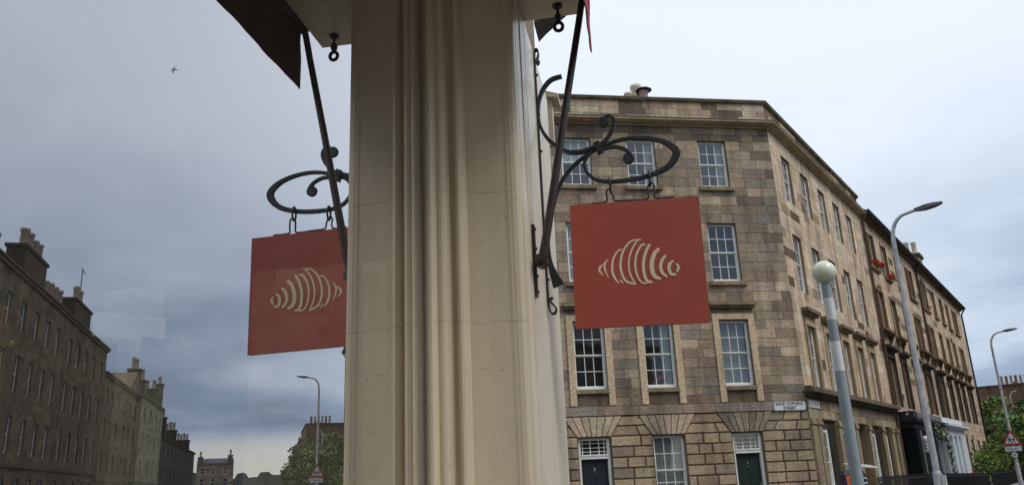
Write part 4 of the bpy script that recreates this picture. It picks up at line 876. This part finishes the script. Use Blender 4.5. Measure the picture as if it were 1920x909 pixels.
flowers('window_box', (27.9, 28.8, .06, .3, 10.6, 10.85), 9, 'sparse pink red flower box far along the top floor of the long tenement', 'window box', SD, size=.05, petal=(.45, .08, .10), group='window boxes on the long tenement')
flowers('planter', (26.4, 28.2, .75, 1.0, .70, .98), 9, 'red flowers in a planter at the foot of the white shopfront', 'planter', SD, size=.07, petal=(.6, .03, .05))

# ------------------------------------------------------------------ railings
def railing(u0, u1, wv, z0, z1, label):
    t = thing('railing', SD((u0 + u1) / 2, wv, 0), label, 'railing', None); n_ = int((u1 - u0) / .17)
    mb = MB()
    for k in range(n_ + 1):
        uu = u0 + (u1 - u0) * k / n_; zt = z0 + (z1 - z0) * k / n_; mb.box(SD, uu - .011, uu + .011, wv - .011, wv + .011, 0, zt + .05)
        p = SD(uu, wv, zt + .05); mb.idx([p + Vector((-.025, 0, 0)), p + Vector((0, -.025, 0)), p + Vector((.025, 0, 0)), p + Vector((0, .025, 0)), p + Z * .09, p - Z * .02], [(0, 1, 4), (1, 2, 4), (2, 3, 4), (3, 0, 4), (1, 0, 5), (2, 1, 5), (3, 2, 5), (0, 3, 5)])
    mb.build('bars', M_black, t)
    mb = MB(); mb.prism([SD(u0, wv - .02, z0 - .02), SD(u0, wv + .02, z0 - .02), SD(u0, wv + .02, z0 + .02), SD(u0, wv - .02, z0 + .02)], [SD(u1, wv - .02, z1 - .02), SD(u1, wv + .02, z1 - .02), SD(u1, wv + .02, z1 + .02), SD(u1, wv - .02, z1 + .02)]); mb.build('top_rail', M_black, t)
railing(1.0, 13.0, 1.5, 1.16, 1.10, 'black spear topped iron railing in front of the corner tenement')
railing(13.2, 28.8, 1.5, 1.05, .80, 'black iron railing in front of the barber and white shopfronts')
railing(29.0, 62.0, 1.6, .85, .75, 'black iron railing running below the trees beyond the shops')

# ------------------------------------------------------------------ lamps
def lamp(base, label, armdir, tilt=0):
    t = thing('street_lamp', base, label, 'street lamp', 'grey street lamps along the road'); B = Vector(base); d = armdir
    mb = MB(); mb.tube([B, B + Z * 1.35, B + Z * 1.37, B + Z * 1.42], [.10, .10, .10, .078], 16); mb.tube([B + Z * 1.42, B + Z * 4.5, B + Z * 7.0], [.075, .065, .055], 16)
    cv = [B + Z * 7.0] + [B + Z * (7.0 + .62 * math.sin(q)) + d * (.40 * (1 - math.cos(q))) for q in [R(8 * k) for k in range(1, 11)]]
    last = cv[-1]; cv += [last + d * .15 + Z * .03, last + d * .31 + Z * .06]; mb.tube(cv, [.052 - .0012 * k for k in range(len(cv))], 14); mb.build('column', M_galv, t)
    h = cv[-1]; mb = MB(); s_ = d.cross(Z)
    def sec(x, wd, z0, z1): return [h + d * x - s_ * wd + Z * z0, h + d * x + s_ * wd + Z * z0, h + d * x + s_ * wd * .8 + Z * z1, h + d * x - s_ * wd * .8 + Z * z1]
    S = [sec(-.04, .045, -.035, .04), sec(.10, .06, -.05, .06), sec(.22, .11, -.04, .075), sec(.42, .12, -.01, .075), sec(.60, .07, .035, .07)]
    pts = [p for q in S for p in q]; mb.idx(pts, [(i * 4 + k, i * 4 + (k + 1) % 4, (i + 1) * 4 + (k + 1) % 4, (i + 1) * 4 + k) for i in range(4) for k in range(4)] + [(3, 2, 1, 0), (16, 17, 18, 19)]); mb.build('lamp_head', M_lamphead, t)
    return t
l1 = lamp(azpt(26.42, 21.6, 0), 'tall grey street lamp with curved arm, nearest one, in front of the barber shop', w_dir)
mb = MB(); B = l1.location; 
fb = Frame(B, w_dir, -s_dir); mb.box(fb, .09, .17, -.08, .08, .9, 1.33); mb.build('control_box', simple('white_box_paint', (.6, .6, .58), .5), l1)
l2 = lamp(azpt(30.72, 46, 0), 'grey street lamp carrying the school warning sign before the trees', w_dir)
l3 = lamp(azpt(31.12, 88, 0), 'small distant street lamp rising out of the trees at the right edge', w_dir)
# warning sign on second lamp
B = l2.location; wf_ = Frame(B + w_dir * 0 - s_dir * .09, w_dir, -s_dir)
ws = thing('warning_sign', wf_(0, 0, 2.0), 'red triangle sign of two children over a white plate on the far lamp column', 'road sign')
def tri(mb, cz, r_, o0, o1, col=(1, 1, 1)):
    pt = [(math.cos(R(q)) * r_, cz + math.sin(R(q)) * r_) for q in (90, 210, 330)]; ring = []
    for i in range(3):
        a, b, c = pt[i - 1], pt[i], pt[(i + 1) % 3]
        for k in (-.12, -.04, .04, .12):
            t = abs(k); o_ = a if k < 0 else c; ring.append((b[0] + (o_[0] - b[0]) * t, b[1] + (o_[1] - b[1]) * t))
    mb.prism([wf_(u, o0, z) for u, z in ring], [wf_(u, o1, z) for u, z in ring], col)
SR, SW = (.40, .03, .03), (.72, .74, .76)
mb = MB(); tri(mb, 2.50, .50, 0, .02, SR); mb.build('red_border', M_attr, ws)
mb = MB(); tri(mb, 2.50, .34, .0215, .0235, SW); mb.build('white_field', M_attr, ws)
mb = MB()
for sx, k in ((-.075, 1.0), (.085, .92)):
    c_ = (.01, .01, .01); zz = 2.37; q = lambda pts: mb.prism([wf_(sx + u * k, .0245, zz + z * k) for u, z in pts], [wf_(sx + u * k, .0265, zz + z * k) for u, z in pts], c_)
    q([(-.035 + .03 * math.cos(R(a_)) + .035, .245 + .03 * math.sin(R(a_))) for a_ in range(0, 360, 30)])
    q([(-.035, .09), (.04, .09), (.035, .2), (-.03, .205)]); q([(-.03, .2), (-.09, .12), (-.075, .105), (-.02, .17)]); q([(.03, .2), (.095, .15), (.085, .13), (.02, .16)])
    q([(-.03, .1), (.0, .1), (-.05, .03), (-.08, -.03), (-.10, -.02)]); q([(0, .1), (.035, .1), (.06, .03), (.085, -.03), (.055, -.03)])
mb.build('children_symbol', M_attr, ws)
mb = MB(); mb.box(wf_, -.33, .33, 0, .02, 1.98, 2.20, SW); mb.build('supplementary_plate', M_attr, ws)
text_mesh('School', .17, wf_, -.26, .022, 2.035, 'lettering', Mtx, ws)
mb = MB(); mb.tube([wf_(0, 0, 1.80), wf_(0, .02, 1.80)], .16, 24, (.10, .02, .02)); mb.build('speed_roundel', M_attr, ws)
mb = MB(); mb.tube([wf_(0, .0205, 1.80), wf_(0, .0225, 1.80)], .132, 24, SW); mb.build('roundel_face', M_attr, ws)
text_mesh('20', .17, wf_, -.10, .024, 1.742, 'lettering', Mtx, ws)

# belisha beacon
bb = azpt(21.83, 8.5, 0); bc = thing('crossing_beacon', bb, 'grey and white banded crossing beacon with a pale globe', 'beacon')
mb = MB()
bands = [(0, 2.50, 0), (2.50, 2.79, 1), (2.79, 3.01, 0), (3.01, 3.23, 1), (3.23, 3.40, 0)]
G0, G1 = (.30, .355, .38), (.72, .75, .78)
for z0, z1, kx in bands:
    for k in range(6):
        za, zb = z0 + (z1 - z0) * k / 6, z0 + (z1 - z0) * (k + 1) / 6; ra, rb_ = .070 - .0080 * za, .070 - .0080 * zb; n_ = 24
        P = [bb + Vector((math.cos(2 * math.pi * j / n_), math.sin(2 * math.pi * j / n_), 0)) * rr_ + Z * zz for zz, rr_ in ((za, ra), (zb, rb_)) for j in range(n_)]
        mb.idx(P, [(j, (j + 1) % n_, n_ + (j + 1) % n_, n_ + j) for j in range(n_)], G1 if kx else G0, True)
mb.build('pole', M_attr, bc, weld=True)
mb = MB(); mb.tube([bb + Z * 3.40, bb + Z * 3.415, bb + Z * 3.43, bb + Z * 3.455, bb + Z * 3.46], [.055, .055, .066, .07, .03], 24, G0); mb.build('collar', M_attr, bc)
mg, n_, l_, b_ = mat('beacon_globe'); b_.inputs['Base Color'].default_value = (.78, .80, .66, 1); b_.inputs['Roughness'].default_value = .25; b_.inputs['Subsurface Weight'].default_value = .6; b_.inputs['Subsurface Radius'].default_value = (.2, .2, .15); b_.inputs['Subsurface Scale'].default_value = .3
mb = MB(); mb.sphere(bb + Z * 3.50, .117, 32, 20); mb.build('globe', mg, bc)

# parking ticket machine
pm = azpt(21.55, 19.3, 0); pf_ = Frame(pm, az(99.0), -az(9.0)); pmt = thing('ticket_machine', pm, 'dark blue parking ticket machine with orange swoosh and solar panel', 'ticket machine')
mb = MB(); mb.box(pf_, -.20, .24, -.2, .2, .1, 1.44, (.015, .025, .055)); mb.prism([pf_(-.20, -.2, 1.44), pf_(.24, -.2, 1.44), pf_(.24, .2, 1.44), pf_(-.20, .2, 1.44)], [pf_(-.15, -.16, 1.53), pf_(.2, -.16, 1.53), pf_(.2, .1, 1.53), pf_(-.15, .1, 1.53)], (.02, .03, .05)); mb.build('cabinet', M_attr, pmt)
mb = MB(); sw = [(-.17, 1.42), (-.02, 1.42), (-.08, 1.36), (-.10, 1.28), (-.06, 1.18), (.02, 1.08), (.06, .95), (-.13, .95)]
mb.prism([pf_(u, .202, z) for u, z in sw], [pf_(u, .206, z) for u, z in sw], (.75, .14, .03)); mb.build('orange_swoosh', M_attr, pmt)
text_mesh('PC', .17, pf_, .045, .204, 1.25, 'lettering', simple('white_vinyl', (.75, .78, .8), .5), pmt, bold=.006)
mb = MB(); mb.box(pf_, .06, .16, .202, .206, 1.08, 1.2, (.7, .72, .74)); mb.build('notice', M_attr, pmt)
mb = MB(); mb.tube([pf_(.02, 0, 1.5), pf_(.02, 0, 1.6)], .03, 10, (.1, .1, .1)); mb.prism([pf_(-.10, -.25, 1.66), pf_(.46, -.25, 1.60), pf_(.56, .2, 1.53), pf_(.0, .2, 1.60)], [pf_(-.10, -.25, 1.68), pf_(.46, -.25, 1.62), pf_(.56, .2, 1.55), pf_(.0, .2, 1.62)], (.45, .46, .48)); mb.build('solar_panel', M_attr, pmt)

# ------------------------------------------------------------------ trees
TC = [(4, (.050, .085, .022)), (3, (.085, .125, .030)), (2, (.030, .050, .018)), (1.2, (.12, .155, .045))]
TC2 = [(4, (.035, .060, .022)), (3, (.055, .085, .028)), (2, (.022, .036, .016)), (1, (.10, .085, .035))]
def tree(base, blobs, n, label, cols, size=.17, r=rng, name='tree', grp='trees beyond the tenement'):
    t = thing(name, base, label, 'tree', grp); B = Vector(base); cl = []
    for (du, dw, z, ru, rz_) in blobs:
        c = B + s_dir * du + w_dir * dw + Z * z
        for k in range(int(16 + ru * 9)):
            d = Vector((r.gauss(0, 1), r.gauss(0, 1), r.gauss(0, 1))).normalized() * r.uniform(.55, 1.05); q = r.uniform(.35, .75) * (.6 + .22 * ru); f_ = r.uniform(.6, 1.35)
            cl.append((c + Vector((d.x * ru, d.y * ru, d.z * rz_)), (q, q, q * .6), f_))
    mb = MB()
    for k in range(n):
        c, rr_, f_ = cl[r.randrange(len(cl))]; d = Vector((r.gauss(0, 1), r.gauss(0, 1), r.gauss(0, 1))).normalized(); p = c + Vector((d.x * rr_[0], d.y * rr_[1], d.z * rr_[2])) * (r.random() ** .5)
        nn = Vector((r.gauss(0, 1), r.gauss(0, 1), r.gauss(.7, 1))).normalized(); e_ = nn.orthogonal().normalized(); e_ = (e_ * math.cos(k) + nn.cross(e_) * math.sin(k)) * size * r.uniform(.6, 1.3); h_ = nn.cross(e_) * .6
        c_ = pick(cols, r); mb.face([p - e_, p - h_, p + e_, p + h_], tuple(x * f_ for x in c_))
    mb.build('crown', M_leaf, t, fix=False)
    mb = MB(); zt = max(b[2] for b in blobs); mb.tube([B, B + Z * zt * .35, B + Z * zt * .8], [.22, .17, .08], 9)
    for (du, dw, z, ru, rz_) in blobs:
        for k in range(3):
            e_ = B + s_dir * (du + r.uniform(-.5, .5) * ru) + w_dir * (dw + r.uniform(-.5, .5) * ru) + Z * (z + r.uniform(-.2, .5) * rz_); st = B + Z * zt * r.uniform(.25, .5); mb.tube([st, (st + e_) / 2 + Z * .4, e_], [.09, .06, .02], 6)
    mb.build('trunk', M_bark, t); return t
tree(SD(49.5, .2, 0), [(0, 0, 5.0, 2.4, 1.9), (1.0, 1.0, 3.0, 2.2, 1.6), (-1.5, .8, 2.4, 1.5, 1.4)], 4600, 'light green leafy tree touching the end of the long tenement', TC)
tree(SD(55, 1.0, 0), [(0, 0, 4.2, 2.4, 1.6), (0, 1, 2.4, 2.4, 1.6)], 4200, 'bushy green tree just behind the warning sign lamp', TC)
tree(SD(60, 2.3, 0), [(0, 0, 4.6, 2.4, 1.9), (1, .8, 2.8, 2.3, 1.7), (-2, .5, 2.6, 1.8, 1.5)], 4800, 'darker green tree right of the warning sign lamp', TC2)
tree(SD(68, 1.6, 0), [(0, 0, 5.2, 2.6, 1.8), (1.5, .8, 3.6, 2.4, 1.8)], 3800, 'dark tree below the chimneyed gable in the distance', TC2)
tree(SD(76, .8, 0), [(0, 0, 5.2, 2.8, 2.0), (2, .6, 3.8, 2.6, 1.8)], 3800, 'far green tree at the right edge, reflected beside the lamp', TC2)
# shrub in front of the last ground floor windows
def shrub(u, wv, n, sx, sz, label, cols=TC):
    t = thing('shrub', SD(u, wv, 0), label, 'shrub', 'shrubs along the railings'); r = rng
    pts = [(SD(u + r.uniform(-sx, sx), wv + r.uniform(-.3, .3), .6 + sz * r.random()), (.4, .4, .35)) for k in range(22)]
    leafcloud('foliage', pts, n, 1, .09, cols, parent=t)
    mb = MB()
    for k in range(5): mb.tube([SD(u + r.uniform(-.3, .3), wv, 0), SD(u + r.uniform(-sx, sx), wv, .6 + sz * .7)], [.03, .012], 6)
    mb.build('stem', M_bark, t)
shrub(32.5, .9, 1500, 2.2, 1.6, 'loose green climbing shrub on the railings nearest the white shopfront')
shrub(38.0, .9, 2200, 2.6, 2.6, 'taller green shrub over the ground floor windows at the far end of the tenement')
shrub(43.5, 1.0, 2500, 2.2, 3.0, 'thick green shrub at the end corner of the long tenement')

# ------------------------------------------------------------------ distant left row (gable above the trees)
M_far = stone('far_brown_stone', stain=.35)
db = thing('gabled_tenement', SD(94, -6, 0), 'distant brown rubble tenement gable with a row of chimney pots above the trees', 'tenement')
mb = MB(); cB = srgb(112, 88, 70); mb.box(SD, 94, 112, -22, 1.4, 0, 10.6, cB); mb.build('wall', M_far, db)
mb = MB(); mb.box(SD, 93.9, 112, -22, 1.5, 10.6, 10.8, srgb(90, 74, 62)); mb.build('wall_head', M_far, db)
r_ = random.Random(5)
for k in range(6): pots(db, SD(94.5, .7 - k * .52, 10.8), Vector((0, 0, 0)), 1, .17, 1.0, [srgb(150, 140, 125)] if k % 2 else [srgb(120, 90, 75)], rr=r_)
for k in range(3): pots(db, SD(94.5, -6.6 - k * .62, 10.8), Vector((0, 0, 0)), 1, .16, 1.0, [srgb(150, 110, 95)], rr=r_)
for k in range(6): pots(db, SD(94.5, -8.8 - k * .62, 10.8), Vector((0, 0, 0)), 1, .16, .95, [srgb(160, 135, 120)] if k % 2 else [srgb(120, 120, 118)], rr=r_)
db2 = thing('stepped_tenement', SD(125, 0, 0), 'distant lower brown tenement stepping down the street beyond the gable', 'tenement')
mb = MB(); mb.box(SD, 112.2, 150, -12, 1.8, 0, 9.2, srgb(118, 100, 82)); mb.build('wall', M_far, db2)
mb = MB(); mb.prism([SD(112.2, 2.0, 9.2), SD(112.2, -12, 9.2), SD(112.2, -5, 12)], [SD(150, 2.0, 9.2), SD(150, -12, 9.2), SD(150, -5, 12)]); mb.build('roof', M_slate, db2)
for uu in (116, 131, 147):
    mb = MB(); mb.box(SD, uu - .6, uu + .6, -2.5, .8, 9.2, 12.0, srgb(110, 92, 74)); c_ = mb.build('chimney', M_far, db2); pots(c_, SD(uu, -2, 12), w_dir * .9, 3, .2, .8, [srgb(140, 110, 90)], 8)
for k in range(9):
    for z0 in (1.2, 4.2, 6.9): mb = MB(); mb.box(SD, 114 + k * 4, 115.1 + k * 4, 1.79, 1.83, z0, z0 + 1.5, (.03, .035, .04)); mb.build('window', M_attr, db2)

# ------------------------------------------------------------------ terrace across the road (seen only in the shop window)
OF = Frame(CC + w_dir * 20, s_dir, -w_dir)
def terrace(name, u0, u1, h, cols, storeys, label, base=srgb(128, 112, 90), pitch=2.6, chim=(), gable=None, depth=10, rowdir=None, wcol=(.02, .022, .025), brickc=None, frame=OF, slate=True):
    t = thing(name, frame((u0 + u1) / 2, 0, 0), label, 'tenement'); sh = (h - .8) / storeys
    ops = []
    for c in cols:
        for s in range(storeys):
            zb = s * sh + .95; ops.append((c - .5, c + .5, zb, zb + (sh * .60 if s < storeys - 1 else sh * .52)))
    mb = MB(); backing(mb, frame, u0, u1, -.1, h, ops, 0, base, depth=.25)
    ashlar(mb, frame, u0, u1, courses([.3, h - .3] + [q for o_ in ops for q in o_[2:]], .36), ops, 0, [(4, base), (3, tuple(x * .8 for x in base)), (1, tuple(x * 1.2 for x in base)), (1, tuple(x * .62 for x in base))], rz, joint=.004, proud=.017, jit=.001, wmin=.7, wmax=1.6)
    for uu in (u0, u1): mb.face([frame(uu, 0, 0), frame(uu, -depth, 0), frame(uu, -depth, h), frame(uu, -depth / 2, h + pitch), frame(uu, 0, h)], base)
    mb.build('wall', M_far, t, fix=False)
    mb = MB(); mb.box(frame, u0, u1, -.02, .18, h - .3, h - .12, base); mb.box(frame, u0, u1, -.02, .3, h - .12, h, tuple(x * .8 for x in base))
    for s in (1,): mb.box(frame, u0, u1, .0, .12, s * sh + .2, s * sh + .42, tuple(x * .7 for x in base))
    mb.build('mouldings', M_far, t)
    mb = MB(); mb.prism([frame(u0, .3, h + .01), frame(u0, -depth, h + .01), frame(u0, -depth / 2, h + pitch + .05)], [frame(u1, .3, h + .01), frame(u1, -depth, h + .01), frame(u1, -depth / 2, h + pitch + .05)]); mb.build('roof', M_slate, t)
    for (a, b, c, d) in ops:
        mb = MB(); x0, x1 = a + .002, b - .002
        for q in ((x0, x0 + .07, c, d), (x1 - .07, x1, c, d), (x0 + .07, x1 - .07, d - .07, d - .002), (x0 + .07, x1 - .07, c, c + .09), (x0 + .07, x1 - .07, (c + d) / 2 - .03, (c + d) / 2 + .03)): mb.box(frame, q[0], q[1], -.2, -.13, q[2], q[3])
        wo = mb.build('window', M_white, t)
        mb = MB(); P = [frame(x0, -.17, c), frame(x1, -.17, c), frame(x1, -.17, d), frame(x0, -.17, d)]
        if (P[1] - P[0]).cross(P[2] - P[0]).dot(frame.O) < 0: P = P[::-1]
        mb.face(P); mb.build('pane', M_dark_pane, wo, fix=False)
    for cdef in chim:
        if cdef[0] == 's':
            _, s0, s1, wv, cz, p0, p1, npots, ph, pc = cdef
            mb = MB(); mb.box(frame, s0, s1, -wv - 1.0, -wv, h - .8, cz, tuple(x * .5 for x in base)); mb.box(frame, s0 - .1, s1 + .1, -wv - 1.1, -wv + .1, cz, cz + .18, tuple(x * .45 for x in base)); c_ = mb.build('chimney', M_far, t)
            for k in range(npots): pots(c_, frame(p0 + (p1 - p0) * k / max(1, npots - 1), -wv - .5, cz + .18), Vector((0, 0, 0)), 1, .27, ph, [pc], 10)
            continue
        (cu, wv, cw, cz, npots, pc) = cdef
        mb = MB(); mb.box(frame, cu - .55, cu + .55, -wv - cw, -wv, h - .5, cz, tuple(x * .55 for x in base)); mb.box(frame, cu - .65, cu + .65, -wv - cw - .1, -wv + .1, cz, cz + .18, tuple(x * .5 for x in base)); c_ = mb.build('chimney', M_far, t)
        for k in range(npots): pots(c_, frame(cu, -wv - .45 - k * (cw - .9) / max(1, npots - 1), cz + .18), Vector((0, 0, 0)), 1, .23, 1.15, [pc], 10)
    return t
M_dark_pane = simple('dark_reflecting_pane', (.02, .024, .028), .08, noise=0, spec=.8)
pc1, pc2 = srgb(150, 135, 115), srgb(165, 150, 125)
terrace('brown_tenement', -6, 33.6, 13.95, [-4, -1.2, 1.6, 4.4, 7.2, 10, 12.8, 15.6, 18.4, 21.2, 24.0, 26.8, 29.4, 32], 4, 'tall brown tenement reflected at the left, with a big chimney stack full of pots', chim=[('s', 23.4, 28.1, .15, 15.7, 24.6, 27.7, 4, 1.3, pc1), ('s', 17.5, 21.5, .6, 14.5, 18.0, 21.2, 4, 1.0, pc1), (8, .5, 3.0, 17.0, 5, pc1)])
terrace('plain_tenement', 33.65, 48.7, 13.9, [35.6, 38.2, 41, 43.8, 46.8], 4, 'brown tenement end with a lower chimney stack, reflected next to the tall one', base=srgb(120, 105, 84), chim=[('s', 36.4, 41.8, .15, 15.5, 38.6, 39.6, 2, 1.4, pc2), ('s', 30.6, 36.2, .5, 14.3, 31.4, 35.2, 4, 1.25, pc1)])
aerial(OF(39.4, -.6, 16.4), label='tv aerial beside the chimney of the reflected plain tenement', h=2.2, d=s_dir, s=2)
aerial(OF(28.6, -.6, 14.2), label='small tv aerial between the two reflected chimney stacks', h=1.0, d=s_dir, s=2)
t3 = terrace('lower_tenement', 48.9, 69, 12.0, [50.6, 53.2, 56, 60.2, 63, 66.5], 4, 'lower tenement with a wallhead gable, reflected in the window', base=srgb(132, 117, 94), chim=[(68.3, .1, 1.2, 14.8, 2, pc1)])
mb = MB(); mb.prism([OF(61.6, .05, 11.9), OF(69.6, .05, 11.9), OF(66.2, .05, 14.2), OF(65.2, .05, 14.2)], [OF(61.6, -3, 11.9), OF(69.6, -3, 11.9), OF(66.2, -3, 14.2), OF(65.2, -3, 14.2)], srgb(132, 117, 94)); mb.build('wallhead_gable', M_far, t3)
t4 = terrace('pale_tenement', 69.7, 89, 12.6, [73, 78, 83, 87], 4, 'pale rendered tenement with a tall gable chimney, reflected in the window', base=srgb(176, 166, 140), chim=[(83.0, .1, 3.2, 14.4, 4, pc2), (88.0, .1, 1.0, 15.6, 1, pc2), (73, .1, 2.4, 14.2, 3, pc2)])
terrace('dark_tenement', 89.4, 140, 9.2, [93, 98, 103, 108, 113, 118, 123, 128, 133], 3, 'low dark sooty tenement reflected beyond the pale one', base=srgb(78, 68, 58), pitch=2.0, chim=[(96, .3, 1.6, 12.0, 3, pc1), (110, .3, 2.4, 11.2, 4, pc1), (132, .3, 2.4, 11.0, 4, pc1)])
FE = Frame(azpt(38.4, 205, 0), az(128.4), -az(38.4))
terrace('far_end_house', -4.2, 3.9, 8.6, [-2.5, .2, 2.6], 3, 'distant brown house closing the street in the reflection', base=srgb(150, 134, 114), chim=[(-3.4, .4, 1.5, 10.2, 3, pc1), (3.2, .4, 1.5, 9.9, 3, pc1)], frame=FE, pitch=1.2)
# far skyline
mb = MB(); P1, P2 = [], []; r_ = random.Random(3)
xs = [28 + k * .18 for k in range(90)]; top = 0
for k, a_ in enumerate(xs):
    if k % 4 == 0: top = r_.uniform(11, 17.5)
    hh = (top + r_.uniform(-.6, .6)); P1.append((a_, hh))
ptsA = [azpt(a_, 640, 0) for a_, _ in P1] + [azpt(a_, 640, h_) for a_, h_ in P1]; n_ = len(P1)
ptsB = [azpt(a_, 700, 0) for a_, _ in P1] + [azpt(a_, 700, h_) for a_, h_ in P1]
mb.idx(ptsA + ptsB, [(k, k + 1, n_ + k + 1, n_ + k) for k in range(n_ - 1)] + [(n_ + k, n_ + k + 1, 3 * n_ + k + 1, 3 * n_ + k) for k in range(n_ - 1)], (.10, .10, .085)); o = mb.build('hills', M_attr, fix=False); tag(o, kind='structure')

terrace('rear_tenement', 2, 44, 13.5, [5, 9, 13, 17, 21, 25, 29, 33, 37, 41], 3, 'brown tenement row behind the viewer, reflected in the lower sash windows', frame=Frame(Vector((-14, -22, 0)), Vector((1, 0, 0)), Vector((0, 1, 0))), chim=[(8, .5, 2.4, 13.5, 4, pc1), (30, .5, 2.4, 13.5, 4, pc1)])
terrace('side_street_tenement', 14.05, 40, 13.9, [31, 33.5, 36, 38.5], 4, 'sandstone tenement further along the side street, glimpsed through the shop', frame=FR, base=srgb(150, 134, 112))
# gull
gp = Vector((46.64, 51.2, 39.6)) ; gp = -nrm * D + (Vector((46.643, 51.226, 38.064)) + nrm * D) * 1.0
gu = thing('gull', gp, 'grey and white gull gliding high, mirrored in the shop window', 'bird')
mb = MB(); f_ = az(120); sd2 = az(30); rgt = (sd2 * .55 + Z * .8).normalized()
mb.tube([gp - f_ * .28, gp - f_ * .1, gp + f_ * .1, gp + f_ * .24, gp + f_ * .32], [.015, .06, .07, .045, .01], 8, (.5, .5, .52))
for s in (-1, 1):
    P = [gp + f_ * .1, gp - f_ * .06, gp + rgt * s * .35 + f_ * .16, gp + rgt * s * .35 - f_ * .02, gp + rgt * s * .78 - f_ * .08]
    Q = [p + sd2.cross(f_) * .01 for p in P]; mb.idx(P + Q, [(0, 1, 3, 2), (2, 3, 4), (5, 6, 8, 7), (7, 8, 9), (0, 2, 7, 5), (2, 4, 9, 7), (1, 3, 8, 6), (3, 4, 9, 8)], (.22, .22, .24))
mb.build('body', M_attr, gu)
C.cycles.max_bounces = 8; C.cycles.transparent_max_bounces = 16; C.cycles.caustics_reflective = True
